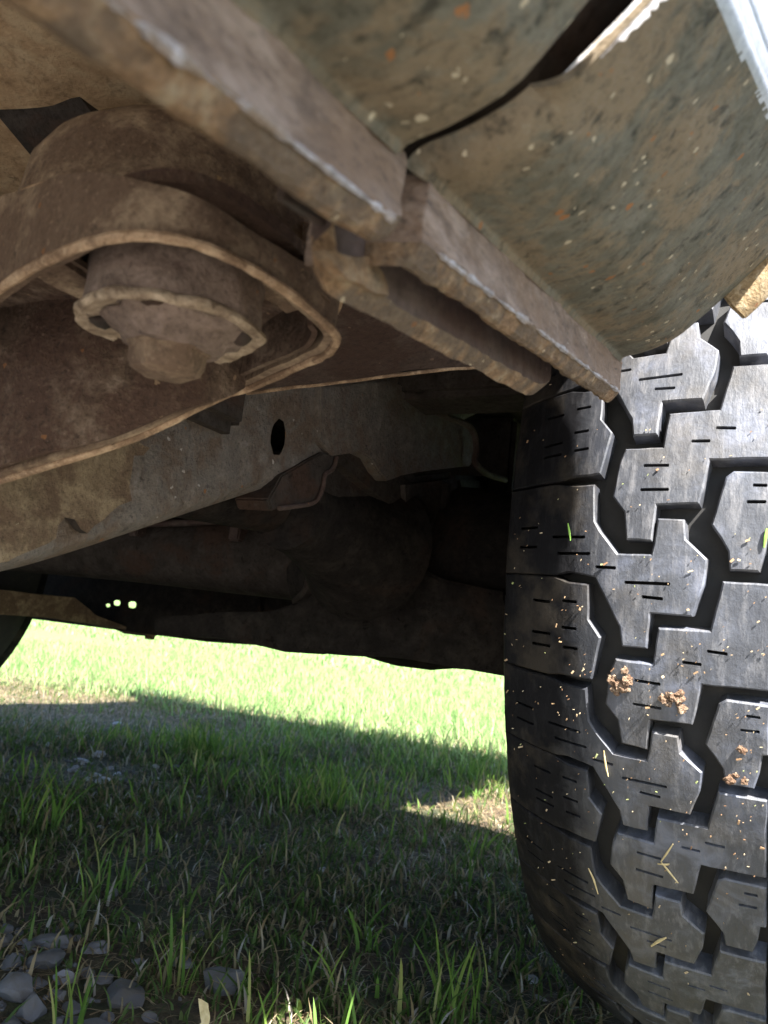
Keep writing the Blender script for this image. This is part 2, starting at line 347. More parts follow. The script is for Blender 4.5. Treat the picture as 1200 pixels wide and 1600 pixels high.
def flange(y0, y1, ends, label):
    # outer face sheet with a thick beaded lower edge
    ny = 130; grid = []
    sec2 = [Vector((a, b, 0)) for a, b in [(-.0035, .026), (0, .0262), (.0009, .0235), (.0006, .018), (.0003, .013), (.0007, .009), (.0011, .0066), (.0006, .0052), (-.0008, .0032), (-.0022, .0014), (-.0038, .0004), (-.0056, .0008), (-.0064, .0038), (-.0064, .015), (-.006, .026)]]
    for j in range(ny+1):
        y = y0+(y1-y0)*j/ny; r = []
        e = max(0, 1-(y-y0)/.004)*ends[0]+max(0, 1-(y1-y)/.006)*ends[1]
        for p in sec2:
            w = .0008*mnoise.noise(Vector((p.x*60, y*35, p.y*50)))+.0006*mnoise.noise(Vector((p.x*300, y*190, p.y*260)))
            up = .002*e*e if p.y < .012 else 0
            ro = (.026*max(0, 1-(y-y0)/.0035)**1.5+.0016*max(0, 1-(y-y0)/.010)**2)*ends[0]
            r.append(VP(FX+p.x+w-ro, y, fz(y)+p.y+w*.8+up))
        grid.append(r)
    bm = bmesh.new(); G = [[bm.verts.new(p) for p in r] for r in grid]; nc = len(grid[0])
    for i in range(ny):
        for j in range(nc):
            f = bm.faces.new((G[i][j], G[i][(j+1) % nc], G[i+1][(j+1) % nc], G[i+1][j]))
            f.material_index = 1 if 6 <= j <= 12 else 0
    bm.faces.new(G[0]); bm.faces.new(G[-1][::-1]); bmesh.ops.recalc_face_normals(bm, faces=bm.faces)
    o = from_bm('flange', bm, [M['flange'], M['flange_edge']], truck, angle=17, label=label)
    cre = [VP(FX+.0011-.0001, y, fz(y)+.0060) for y in np.arange(y0+.012, y1-.004, .0012)]
    wb = tube(cre, [max(.0001, .0007+.0011*mnoise.noise(Vector((p.y*90, 1, 2)))+.0007*mnoise.noise(Vector((p.y*330, 1, 2)))) for p in cre], 6)  # broken pale tube stands in for the highlight on the crease
    from_bm('crease_highlight', wb, M['crease'], o, label='scuffed pale line painted as a highlight along the crease of the flange'); return o
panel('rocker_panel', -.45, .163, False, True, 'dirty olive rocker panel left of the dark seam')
flange(-.45, .1635, (0, 1), 'dusty brown folded flange left of the seam')
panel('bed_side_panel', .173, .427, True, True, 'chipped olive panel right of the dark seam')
flange(.1735, .427, (1, 1), 'dusty brown folded flange ending in a corner at the tyre')
pf = catmull([(-.001, .024, 0), (0.002, .0275, 0)]+[(a, b, 0) for a, b in profile(crease(.1735))], 16)
rows = []
for k, p in enumerate(pf[1:-1]):
    if not .0355 < p.x < .068: continue
    q = pf[k+2]-pf[k]; n = Vector((q.y, -q.x)).normalized(); t = min(1, (p.x-.0355)/.012); e = mnoise.noise(Vector((p.x*700, p.y*500, 1)))+.5*mnoise.noise(Vector((p.x*2200, 5, 1)))
    h_ = max(.0008, .0012+.0030*t+.0014*e)*t**.4
    rows.append([VP(FX+p.x+n.x*(h_*u-.001), .1735+.0015*u*u+.0004*e*u, fz(.1735)+p.y+n.y*(h_*u-.001)) for u in (0, .2, .4, .6, .8, 1)])
from_bm('bare_metal_edge', sheet(rows, .0005), M['bare'], truck, angle=60, label='chipped bright strip along the front edge of the right panel')
# dark sheet added behind the seam for the shade inside it
bm = bmesh.new(); pr = catmull([(-.006, .001, 0), (-.003, .03, 0)]+[(a-.001, b+.008, 0) for a, b in PROF], 3)
sheet([[VP(FX-.012+p.x-.002, y, fz(y)+p.y+.006) for p in pr] for y in np.linspace(.14, .20, 6)], -.002, bm)
from_bm('seam_shade', bm, M['dark'], truck)
# second flange behind the first one
bm = bmesh.new(); rows = []
for j in range(41):
    y = .158+(.352-.158)*j/40; rows.append([])
    e = max(0, 1-(.352-y)/.02); s = max(0, 1-(y-.158)/.012)
    for a, b in [(0, .030), (0, .020), (0, .010), (.0002, .0030), (-.0004, .0016), (-.0045, -.0018), (-.0065, .000), (-.0065, .012), (-.0065, .030)]:
        w = .0006*mnoise.noise(Vector((a*60, y*40, b*60)))+.0005*mnoise.noise(Vector((a*200, y*200, b*200)))
        rows[-1].append(VP(-.1075+a+w, y, fz(y)-.0075+.012*s*s+max(b, b*(1-.0)+.006*e*e)+w))
G = [[bm.verts.new(p) for p in r] for r in rows]
for i in range(40):
    for j in range(9): bm.faces.new((G[i][j], G[i][(j+1) % 9], G[i+1][(j+1) % 9], G[i+1][j])).material_index = 1 if 3 <= j <= 6 else 0
bm.faces.new(G[0]); bm.faces.new(G[-1][::-1]); bmesh.ops.recalc_face_normals(bm, faces=bm.faces)
from_bm('inner_flange', bm, [M['rustdark'], M['flange_edge']], truck, angle=30)
# bent tab joining the flange with the bracket
rows = []
for row in ([(512, 392), (540, 396), (575, 402)], [(524, 415), (556, 422), (596, 430)], [(538, 436), (572, 448), (606, 462)]):
    rows.append(catmull([at(x, y, X=-.106*PS) for x, y in row], 4))
bm = sheet([catmull([r[k] for r in rows], 5)[i] for i in ()] or [[catmull([r[k] for r in rows], 5)[i] for k in range(len(rows[0]))] for i in range(11)], .003); rough_up(bm, .0012, 120, 3)
from_bm('bent_tab', bm, M['flange_edge'], truck, angle=60)
# wheel arch lip, folded back along the arch edge of the panel
lp = [p for p in catmull([(a, b, 0) for a, b in PROF], 5)]
i0 = min(range(len(lp)), key=lambda i: abs(lp[i].x-.0535))
rows = []
i1 = min(range(len(lp)), key=lambda i: abs(lp[i].x-.0735))
for k, p in enumerate(lp[i0-1:i1]):
    o = .004; zz = fz(.427)+p.y; xx = FX+p.x; w = .0012*mnoise.noise(Vector((k*.7, 3, 1)))
    rows.append([VP(xx+.0005+w, .4262, zz-.0005), VP(xx+.0020+w*.6, .4250, zz-.0035), VP(xx+.0045, .4255, zz-.0075+w), VP(xx+.0075, .4275, zz-.0100+w), VP(xx+.009, .431, zz-.0105)])
bm = sheet(rows, .003); bmesh.ops.bevel(bm, geom=[e for e in bm.edges if e.is_manifold and e.calc_face_angle(0) > .9], offset=.0008, segments=2, affect='EDGES')
from_bm('arch_lip', bm, M['yellow_lip'], truck, angle=60)

# -- body mount bracket: a trough open at the bottom, walls curling round its outboard end
rim_px = [(-160, 560, .095), (-60, 500, .098), (0, 458, .1), (50, 425, .1), (100, 400, .1), (155, 380, .1), (210, 371, .1), (262, 374, .1), (310, 385, .1), (365, 408, .1), (420, 440, .1), (465, 472, .1), (500, 503, .1), (516, 520, .1)]
front = [at(x, y, Z=z) for x, y, z in rim_px]
hgt_f = [.05, .045, .037, .031, .026, .021, .0165, .0145, .0130, .0120, .0115, .013, .018, .026]
back_px = [(518, 532, .1), (505, 549, .1), (480, 561, .1), (435, 581, .1), (380, 606, .1), (300, 641, .083), (200, 685, .068), (100, 716, .057), (0, 746, .049), (-90, 772, .042)]
backp = [at(x, y, Z=z) for x, y, z in back_px]
hgt_b = [.034, .042, .05, .06, .065, .08, .09, .10, .11, .115]
rim = front+backp; hgt = hgt_f+hgt_b
rimS = catmull(rim, 4); hS = [v.x for v in catmull([(h, 0, 0) for h in hgt], 4)]
tot = len(rimS); split = len(front)*4
def outward(i):
    d = rimS[min(i+1, tot-1)]-rimS[max(i-1, 0)]; return Vector((d.y, -d.x, 0)).normalized()
rows = []
for i, p in enumerate(rimS):
    n = outward(i); h = hS[i]; col = []
    for t in (0, .08, .25, .5, .75, 1):
        q = p + Vector((0, 0, h*t)) + n*(.0012*math.sin(t*3.1)+.0012*mnoise.noise(p*60+Vector((0, 0, t*2))))
        col.append(q)
    rows.append(col)
bm = sheet(rows, .0035)
from_bm('body_mount_bracket', bm, M['bracket'], truck, angle=55, label='dusty trough bracket open at the bottom')
mount = truck.children[-1]
# pale worn rim bead along the bracket's lower edge
bead = [p+Vector((0, 0, -.0004))-outward(i)*(-.0016) for i, p in enumerate(rimS)]
bm = tube(bead, [.0016+.0004*mnoise.noise(Vector((i*.5, 0, 0)))+.0004*mnoise.noise(Vector((i*1.7, 4, 0))) for i in range(tot)], 8)
from_bm('worn_rim', bm, M['lip'], mount, label='pale worn lower edge of the bracket')
# rusty liner inside the back wall and the roof of the trough
rows = []
for i in range(split-6, tot):
    p = rimS[i]; n = outward(i)
    rows.append([p-n*.005+Vector((0, 0, .001+hS[i]*t))+n*.0015*mnoise.noise(p*50+Vector((0, 0, t*3))) for t in (0, .2, .4, .6, .8, 1)])
from_bm('back_wall', sheet(rows, .002), M['bracket_in'], mount)
roofp = [p-outward(i)*.004 for i, p in enumerate(rimS)]
bm = prism([Vector((p.x, p.y, .119+H)) for p in roofp[4::3]], Vector((0, 0, .004)))
from_bm('bracket_roof', bm, M['bracket_in'], mount)
# ledges either side of the bushing
C0 = at(270, 512, Z=.0905)
for dx, s in ((-.038, 1), (.030, -1)):
    bm = box(C0.x+dx-.011, C0.x+dx+.009, C0.y-(.022 if s > 0 else -.006), C0.y+.03, .106, .112, bevel=.002); bmesh.ops.subdivide_edges(bm, edges=list(bm.edges), cuts=3, use_grid_fill=True); rough_up(bm, .0015, 110, 2)
    from_bm('bushing_seat', bm, M['bracket'], mount)
# bushing, washer, bolt
AX = (.03, -.06, 1)
bm = lathe([(0, .028), (.0262, .028), (.0270, .018), (.0268, .010), (.0272, .004), (.0266, .0015), (0, .0015)], C0+Vector((0, 0, -.0005)), AX, 56, wob=.03); rough_up(bm, .0008, 120, 1)
bush = from_bm('bushing', bm, M['bushing'], truck, angle=50, label='dusty round rubber bushing in the bracket')
bm = lathe([(.0, .003), (.026, .003), (.0278, .0018), (.0282, .0002), (.0268, -.0010), (.0245, -.0004), (.022, .0004), (.0, .0004)], C0, AX, 64, wob=.10)
bmesh.ops.subdivide_edges(bm, edges=[e for e in bm.edges if e.calc_length() > .004], cuts=1, use_grid_fill=True); rough_up(bm, .0010, 90, 5)
from_bm('washer', bm, M['washer'], bush, angle=60, label='pale chipped washer under the bushing')
bm = lathe([(.0, 0), (.0225, .0008), (.0205, -.0012), (.0170, -.0030), (.0150, -.0062), (0, -.0066)], C0+Vector((.001, 0, -.0006)), AX, 48, wob=.16); rough_up(bm, .001, 130, 9)
from_bm('lock_plate', bm, M['bushing'], bush, angle=60)
bm = lathe([(0, .004), (.0142, .003), (.0146, .0008), (.0125, -.0002), (.0122, -.0070), (.0104, -.0088), (0, -.0094)], C0+Vector((-.001, .0005, -.0064)), AX, 6)
bmesh.ops.bevel(bm, geom=[e for e in bm.edges], offset=.0009, segments=2, affect='EDGES')
rough_up(bm, .0009, 150, 4)
from_bm('bolt_head', bm, M['bracket'], bush, angle=50, label='pale worn bolt head under the washer')
for ear in ([(112, 482), (126, 474), (150, 482), (176, 494), (188, 514), (180, 534), (142, 522), (118, 504)], [(318, 560), (326, 530), (352, 508), (388, 516), (402, 522), (408, 534), (400, 552), (372, 562), (346, 570)]):
    bm = prism([at(x, y, Z=.0905) for x, y in ear], Vector((0, 0, .0026)), bevel=.0007, sub=.006); rough_up(bm, .0009, 140, 6)
    from_bm('washer_ear', bm, M['washer'], bush, angle=40)
for a in (.5, 3.7, 5.2):
    p = C0+Vector((math.cos(a)*.0215, math.sin(a)*.0215, -.0010)); bm = bmesh.new(); bmesh.ops.create_icosphere(bm, subdivisions=2, radius=.0036)
    for v in bm.verts: v.co = Vector((v.co.x*1.2, v.co.y, v.co.z*.5))+p
    rough_up(bm, .0014, 200, a); from_bm('hole_shade', bm, M['dark'], bush)  # dark lumps standing in for the shaded holes in the washer

# -- body cup above the bracket and floor pan
DC = V(-.236, .238, .1415)
bm = lathe([(0, .056), (.025, .055), (.042, .050), (.055, .040), (.062, .027), (.065, .012), (.067, .005), (.0685, .002), (.067, .000), (.062, .001), (0, .003)], DC, (.02, -.05, 1), 72, wob=.015); rough_up(bm, .0012, 40, 2)
from_bm('body_cup', bm, M['bracket'], truck, angle=60, label='domed dusty cup above the bracket')
bm = tube([DC+Vector((math.cos(t)*.0685, math.sin(t)*.0685, .0005)) for t in np.linspace(0, 2*math.pi, 73)], [.0016+.0004*mnoise.noise(Vector((t_*.4, 0, 0))) for t_ in range(73)], 8); from_bm('cup_rim', bm, M['lip'], truck.children[-1])
rows = [[V(x, y, .262-.10*max(0, (-x-.20))*0+.05*max(0, y-.25)+.004*mnoise.noise(Vector((x*14, y*14, 0)))) for x in np.linspace(-.085, -.62, 24)] for y in np.linspace(-.4, .52, 40)]
from_bm('floor_pan', sheet(rows, .003), M['floor'], truck, label='tan dusty floor pan')
from_bm('cross_sill', box(-1.6, -.315, .335, .40, .12, .30, bevel=.008), M['dark'], truck)

# -- floor support with a bright hemmed edge, behind the bracket
e0 = [at(385, 612, X=-.325), at(430, 606, X=-.305), at(480, 600, X=-.285), at(550, 592, X=-.26), at(620, 583, X=-.235), at(690, 575, X=-.213), at(755, 570, X=-.195), at(800, 566, X=-.18)]
e1 = [p+Vector((.03, -.20, .012)) for p in e0]
rows = []
for t in np.linspace(0, 1, 14):
    rows.append([a.lerp(b, t)+Vector((0, 0, .003*mnoise.noise(a*30+Vector((0, t*6, 0))))) for a, b in zip(catmull(e0, 4), catmull(e1, 4))])
sup = from_bm('floor_support', sheet(rows, -.002), M['rustdark'], truck, label='dark rusty support plate behind the bracket')
bm = tube([p+Vector((0, .0005, -.0010+.0006*mnoise.noise(p*70))) for p in catmull(e0, 8)], .0013, 8)
from_bm('hem', bm, M['lip'], sup, label='pale hemmed edge of the support plate')

# -- frame rail: kicks up over the axle
low = [(-160, 940), (0, 893), (60, 878), (130, 857), (200, 834), (300, 800), (370, 777), (430, 757), (480, 738), (510, 716), (560, 708), (640, 692), (720, 660), (800, 620)]
up = [(-160, 740), (0, 735), (80, 722), (150, 700), (220, 675), (300, 640), (360, 618), (400, 600), (450, 590), (500, 585), (560, 575), (640, 560), (720, 545), (800, 530)]
X0 = -.33
lo3 = catmull([at(x, y, X=X0) for x, y in low], 5); up3 = catmull([at(x, y-14, X=X0) for x, y in up], 5)
def zat(c, y):
    for a, b in zip(c, c[1:]):
        if a.y <= y <= b.y: return a.z+(b.z-a.z)*(y-a.y)/max(b.y-a.y, 1e-9)
    return c[0].z if y < c[0].y else c[-1].z
ysf = np.linspace(max(lo3[0].y, up3[0].y), min(lo3[-1].y, up3[-1].y), 150)
hc = at(435, 683, X=X0); holer = (.0085, .0135)
bm = bmesh.new(); nz = 26; Gv = []
for y in ysf:
    z0, z1 = zat(lo3, y), zat(up3, y)+.02; col = []
    for k in range(nz+1):
        z = z0+(z1-z0)*k/nz; d = .0016*mnoise.noise(Vector((y*14, z*14, 0)))+.0005*mnoise.noise(Vector((y*90, z*90, 2)))
        yy, zz = y, z; ry = (y-hc.y)/holer[0]; rz = (z-hc.z)/holer[1]; rr_ = math.hypot(ry, rz)
        if rr_ < 1: s = 1/max(rr_, .05); yy, zz = hc.y+(y-hc.y)*s, hc.z+(z-hc.z)*s
        col.append((bm.verts.new((X0+d-.006*(1-min(1, k/2))**2, yy, zz)), rr_ < 1))
    Gv.append(col)
for i in range(len(ysf)-1):
    for k in range(nz):
        q = (Gv[i][k], Gv[i+1][k], Gv[i+1][k+1], Gv[i][k+1])
        if all(a[1] for a in q): continue
        try: bm.faces.new([a[0] for a in q])
        except ValueError: pass
# lower flange of the channel, turning inboard
fl = [[bm.verts.new((X0-.006-.06*t, Gv[i][0][0].co.y, Gv[i][0][0].co.z-.002*(t > 0))) for t in (.03, .5, 1)] for i in range(len(ysf))]
for i in range(len(ysf)-1):
    a = [Gv[i][0][0]]+fl[i]; b = [Gv[i+1][0][0]]+fl[i+1]
    for k in range(3): bm.faces.new((a[k], a[k+1], b[k+1], b[k]))
bmesh.ops.recalc_face_normals(bm, faces=bm.faces)
rail = from_bm('frame_rail', bm, M['frame'], truck, angle=70, label='scaly steel frame rail with an oval hole')
from_bm('rail_web', prism([Vector((-.40, p.y, p.z+.004)) for p in lo3]+[Vector((-.40, p.y, p.z+.02)) for p in up3[::-1]], Vector((.006, 0, 0))), M['dark'], rail)
# peeling scale on the rail's near end
sc = [(-160, 742), (0, 742), (70, 724), (140, 704), (204, 682), (207, 694), (222, 700), (212, 712), (198, 712), (195, 738), (190, 760), (193, 782), (172, 790), (160, 800), (148, 812), (122, 833), (112, 826), (104, 811), (90, 808), (78, 820), (74, 840), (44, 856), (0, 876), (-160, 925)]
pts = []
for a, b in zip(sc, sc[1:]+sc[:1]):
    n = max(1, int(math.hypot(b[0]-a[0], b[1]-a[1])//14))
    for k in range(n):
        t = k/n; jx = random.uniform(-2.2, 2.2) if 0 < t else 0
        pts.append(at(a[0]+(b[0]-a[0])*t+jx, a[1]+(b[1]-a[1])*t+jx*.7, X=X0+.0020))
bm = prism(pts, Vector((.0055, 0, 0)), sub=.012)
for v in bm.verts: v.co.x += .0018*mnoise.noise(v.co*38)
bm.normal_update()
for f in bm.faces: f.material_index = 0 if abs(f.normal.x) > .6 else 1  # edge faces dark, painting in the shadow gap round the scale
from_bm('rust_scale', bm, [M['scale'], M['dark']], rail, angle=25, label='peeling sheet of brown rust scale with a ragged edge')

# -- spring hanger and the tabs under the rail
def plate(name, pxs, X, th, m, parent=truck, bevel=.0012, label=None, rough=.0008):
    bm = prism([at(x, y, X=X) for x, y in pxs], Vector((-th, 0, 0)), bevel=bevel, sub=.02)
    rough_up(bm, rough, 60, X); return from_bm(name, bm, m, parent, angle=40, label=label)
h = plate('spring_hanger', [(555, 600), (600, 594), (668, 612), (690, 640), (720, 655), (738, 668), (745, 690), (744, 712), (735, 728), (690, 733), (640, 740), (604, 752), (592, 738), (580, 716), (560, 706), (520, 712), (500, 690), (500, 604)], -.3245, .02, M['frame'], label='dim grey hanger bracket carrying the rail on towards the tyre')
bm = tube(catmull([at(x, y, X=-.316) for x, y in [(668, 636), (700, 652), (730, 664), (742, 682), (744, 705), (742, 722), (760, 740), (790, 750)]], 5), .0035, 8); from_bm('hanger_lip', bm, M['rustdark'], h)
plate('frame_tab', [(440, 742), (505, 706), (530, 712), (522, 730), (508, 738), (505, 764), (496, 782), (480, 788), (446, 792), (425, 798), (420, 780)], -.326, .03, M['dark'], rail)
bm = tube(catmull([at(x, y, X=-.324) for x, y in [(436, 794), (470, 790), (492, 784), (504, 764), (508, 742), (520, 733), (526, 714)]], 5), .0018, 8); from_bm('tab_lip', bm, M['rustdark'], rail)
plate('rail_gusset', [(505, 712), (585, 710), (604, 752), (596, 766), (570, 790), (540, 800), (505, 800), (500, 770)], -.345, .012, M['dark'], rail)
plate('shackle_plate', [(628, 748), (716, 738), (722, 780), (716, 820), (700, 850), (680, 860), (662, 852), (645, 828), (630, 800)], -.33, .03, M['dark'], bevel=.006)
plate('shackle_plate', [(716, 742), (770, 745), (776, 790), (760, 802), (738, 800), (720, 790)], -.36, .03, M['dark'], bevel=.006)
for i, (y0, z0, z1) in enumerate([(.62, .10, .135)]):
    pass
# near leaf spring: five curved leaves under the rail, clamped to the axle
def leaf_pack(x, z_mid, n=5):
    root = None
    for k in range(n):
        L = .62-.085*k; t_ = .008; ys_ = np.linspace(-L, L, 26); rows = []
        for y in ys_:
            zz = z_mid+.13*(y/.62)**2-.0085*k
            rows.append([V(x+dx, .8173+y, zz) for dx in (-.03, -.026, .026, .03)])
        bm = sheet(rows, t_)
        o = from_bm('leaf_spring' if k == 0 else 'spring_leaf', bm, M['dark'], truck if k == 0 else root)
        root = root or o
    for yo in (-.07, .07):
        bm = tube([V(x-.036, .8173+yo, z_mid+.02), V(x-.036, .8173+yo, z_mid-.10), V(x, .8173+yo, z_mid-.108), V(x+.036, .8173+yo, z_mid-.10), V(x+.036, .8173+yo, z_mid+.02)], .006, 10)
        from_bm('spring_clamp', bm, M['oily'], root)
    return root
leaf_pack(-.365, .150); leaf_pack(-1.27, .150)

# -- rear axle, differential, driveshaft
AY, AZ = .8173, .0905
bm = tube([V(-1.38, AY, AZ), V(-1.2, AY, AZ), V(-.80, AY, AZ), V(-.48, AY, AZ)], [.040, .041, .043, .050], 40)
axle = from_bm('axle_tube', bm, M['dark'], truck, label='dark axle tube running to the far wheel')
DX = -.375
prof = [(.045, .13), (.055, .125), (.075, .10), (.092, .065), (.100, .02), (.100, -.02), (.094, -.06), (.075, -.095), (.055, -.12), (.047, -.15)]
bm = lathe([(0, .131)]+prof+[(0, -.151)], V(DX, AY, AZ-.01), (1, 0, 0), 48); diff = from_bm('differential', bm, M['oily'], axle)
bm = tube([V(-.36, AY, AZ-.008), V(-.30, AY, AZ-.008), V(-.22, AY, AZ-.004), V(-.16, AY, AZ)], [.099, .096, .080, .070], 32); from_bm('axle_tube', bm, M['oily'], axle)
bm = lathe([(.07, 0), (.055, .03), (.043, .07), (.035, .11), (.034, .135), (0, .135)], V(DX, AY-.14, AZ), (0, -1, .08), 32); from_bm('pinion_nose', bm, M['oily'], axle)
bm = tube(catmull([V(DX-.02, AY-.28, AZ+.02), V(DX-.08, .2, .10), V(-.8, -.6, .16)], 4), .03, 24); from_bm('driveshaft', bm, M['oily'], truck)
bm = tube(catmull([at(437, 835, Y=.74), at(470, 846, Y=.73), at(489, 872, Y=.72), at(491, 900, Y=.72), at(482, 925, Y=.73), at(462, 940, Y=.74)], 5), [.005+.004*math.sin(math.pi*i/25) for i in range(26)], 10); from_bm('axle_collar', bm, M['dark'], axle)
# spring seat and lower plate by the near wheel
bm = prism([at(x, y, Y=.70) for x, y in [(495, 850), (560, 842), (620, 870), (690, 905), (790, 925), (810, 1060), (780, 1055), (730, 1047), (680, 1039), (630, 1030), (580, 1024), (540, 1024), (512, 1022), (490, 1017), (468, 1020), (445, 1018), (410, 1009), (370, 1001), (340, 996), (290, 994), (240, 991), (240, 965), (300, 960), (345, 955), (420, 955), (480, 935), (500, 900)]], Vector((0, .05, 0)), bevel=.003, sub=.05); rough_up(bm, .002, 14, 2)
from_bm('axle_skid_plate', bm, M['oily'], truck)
# brake backing plate
bm = lathe([(0, 0), (.135, .002), (.15, .012), (.15, .03), (.12, .04), (0, .045)], V(-.20, AY, AZ), (1, 0, 0), 48); from_bm('brake_backing_plate', bm, M['dark'], axle)

# brake line clipped along the axle, a hose up to the rail
bm = tube(catmull([V(-1.3, AY-.045, AZ+.022), V(-1.0, AY-.047, AZ+.020), V(-.78, AY-.050, AZ+.026), V(-.56, AY-.055, AZ+.045), V(-.47, AY-.10, AZ+.09), V(-.43, AY-.14, AZ+.14)], 6), .004, 8); bl = from_bm('brake_line', bm, M['rustdark'], truck)
for x in (-.98, -.76, -.60): from_bm('clip', box(x-.008, x+.008, AY-.056, AY-.038, AZ+.012, AZ+.034, bevel=.002), M['rustdark'], bl)
# -- tank, bumper, deck and the rest of the body
bm = box(-1.06, -.40, 1.31, 1.74, -.010, .20, bevel=.03, seg=4); bmesh.ops.subdivide_edges(bm, edges=[e for e in bm.edges if e.calc_length() > .1], cuts=4, use_grid_fill=True); rough_up(bm, .008, 5, 2)
tank = from_bm('fuel_tank', bm, M['oily'], truck, label='black fuel tank behind the axle')
pl = [V(-1.75, 1.30, -.026), V(-1.05, 1.30, -.030), V(-.92, 1.30, -.024), V(-.98, 1.30, .26), V(-1.75, 1.30, .26)]
bm = bmesh.new()
def _loop(pts):
    vs = [bm.verts.new(p) for p in pts]; return [bm.edges.new((vs[i], vs[(i+1) % len(vs)])) for i in range(len(vs))]
es = _loop(pl)
for px, py, w, h in ((168, 946, 4, 3), (182, 942, 6, 4.5), (206, 945, 7, 5.5)):
    es += _loop([at(px+a*w, py+b*h, Y=1.30) for a, b in ((-1, -.6), (-.5, -1), (.7, -.9), (1, -.2), (.8, .8), (0, 1), (-.9, .6))])
bmesh.ops.triangle_fill(bm, use_beauty=True, edges=es)
r_ = bmesh.ops.extrude_face_region(bm, geom=list(bm.faces)); bmesh.ops.translate(bm, vec=(0, .004, 0), verts=[g for g in r_['geom'] if isinstance(g, bmesh.types.BMVert)]); bmesh.ops.recalc_face_normals(bm, faces=bm.faces)
from_bm('rear_cross_plate', bm, M['oily'], truck, smooth=False, label='dark plate with three small holes showing the bright lawn')
for x in (-.95, -.62):
    from_bm('tank_strap', box(x-.02, x+.02, 1.296, 1.76, -.020, -.002, bevel=.002), M['dark'], tank)
arm = plate('trailing_bar', [(-60, 900), (0, 921), (60, 929), (118, 934), (135, 948), (152, 962), (200, 980), (240, 985), (252, 990), (240, 996), (228, 990), (160, 977), (80, 966), (0, 960), (-60, 955)], -1.27, .09, M['bracket'], label='dusty flat bar sagging beside the far wheel')
from_bm('bar_bolt', lathe([(0, .012), (.010, .012), (.012, 0), (0, 0)], V(-1.28, 1.385, -.030), (0, 0, -1), 6), M['rustlip'], arm)
def ribbon(y0, y1, x0, x1, z0, z1, m, name): return from_bm(name, box(x0, x1, y0, y1, z0, z1, bevel=.006), m, truck)
deck = [V(-1.65, -1.1, .31), V(-.03, -1.1, .31), V(-.03, 1.12, .31), V(-.28, 1.12, .31), V(-.28, 1.62, .31), V(-.012, 1.62, .31), V(-.012, 1.99, .31), V(-1.65, 1.99, .31)]  # unseen deck, side notch shaped to let the sun patch through
from_bm('sun_notched_deck', prism(deck, Vector((0, 0, .03))), M['dark'], truck)
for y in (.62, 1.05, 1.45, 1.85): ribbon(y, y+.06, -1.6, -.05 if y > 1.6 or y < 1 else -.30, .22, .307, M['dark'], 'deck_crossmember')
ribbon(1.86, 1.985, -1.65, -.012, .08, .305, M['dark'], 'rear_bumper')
from_bm('shadow_tailboard', prism([V(-1.65, 1.95, .345), V(-.03, 1.95, .345), V(-.03, 1.95, .60), V(-1.65, 1.95, .80)], Vector((0, .035, 0)), bevel=.004), M['dark'], truck)  # unseen board, top edge slanted to set the line of its shadow
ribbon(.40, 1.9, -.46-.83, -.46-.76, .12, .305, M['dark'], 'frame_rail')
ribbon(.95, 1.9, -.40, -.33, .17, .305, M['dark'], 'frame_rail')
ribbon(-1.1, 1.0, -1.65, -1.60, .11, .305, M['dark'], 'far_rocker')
# wheelhouse liner over the near wheel
rows = []
for a in np.linspace(math.radians(150), math.radians(20), 22):
    rows.append([V(x, AY+.43*math.cos(a), AZ+.43*math.sin(a)*.50+.14) for x in np.linspace(-.30, -.17, 5)])
from_bm('wheelhouse', sheet(rows, .003), M['rustdark'], truck)

# -- wheels
XC = -.012; R0 = .38; NP = 21; STEP = .3055      # tread pitches vary in length round the tyre, as real ones do
OFF = {-1: -.3083, 0: 0, 1: .3050, 2: .5670, 3: .8540}
for _k in range(4, NP-1): OFF[_k] = OFF[3]+(2*math.pi-.3083-OFF[3])/(NP-4)*(_k-3)
def warp(f):
    k = math.floor((f+.03)/STEP); k0 = max(-1, min(2, k)); t = (f+.03)/STEP-k0
    return OFF[k0]-.03+(OFF[k0+1]-OFF[k0])*t if -1 <= k <= 2 else (f+OFF[-1]+STEP if k < -1 else OFF[3]-.03+(f+.03-3*STEP))
def rr(x): return R0-.034*(abs(x)/.15)**3.2
LUG = {
 'K': [(-.150, -.0335), (-.116, -.0325), (-.108, -.0282), (-.0945, -.0278), (-.0928, .0271), (-.0893, .0419), (-.0787, .0757), (-.0598, .0751), (-.0583, .0557), (-.0572, .0243), (-.0454, .0252), (-.0442, .0512), (-.0336, .0773), (-.0347, .1104), (-.0394, .1523), (-.0604, .1527), (-.0618, .2021), (-.0734, .2024), (-.0749, .177), (-.0825, .1409), (-.0899, .1076), (-.1062, .102), (-.114, .1075), (-.150, .1085)],
 'S': [(-.150, .1145), (-.114, .1145), (-.1059, .121), (-.0947, .1223), (-.094, .1725), (-.0868, .1969), (-.0914, .2578), (-.1096, .2600), (-.117, .2640), (-.150, .2655)],
 'M': [(-.077, -.0794), (-.0569, -.0787), (-.0547, -.1296), (-.0295, -.1318), (-.0243, -.1985), (-.003, -.1981), (-.0032, -.0645), (-.0069, -.0642), (-.0342, -.0632), (-.0385, -.0016), (-.0597, .0007), (-.061, .0522), (-.0732, .0507), (-.0752, .0122), (-.0819, -.0108), (-.0795, -.0609)],
 'Q': [(-.0216, -.0425), (-.003, -.041), (-.003, .0302), (-.0057, .0326), (-.0069, .0621), (-.0091, .0872), (-.0213, .0875), (-.0222, .0639), (-.0305, .0287), (-.0246, -.0362)]}
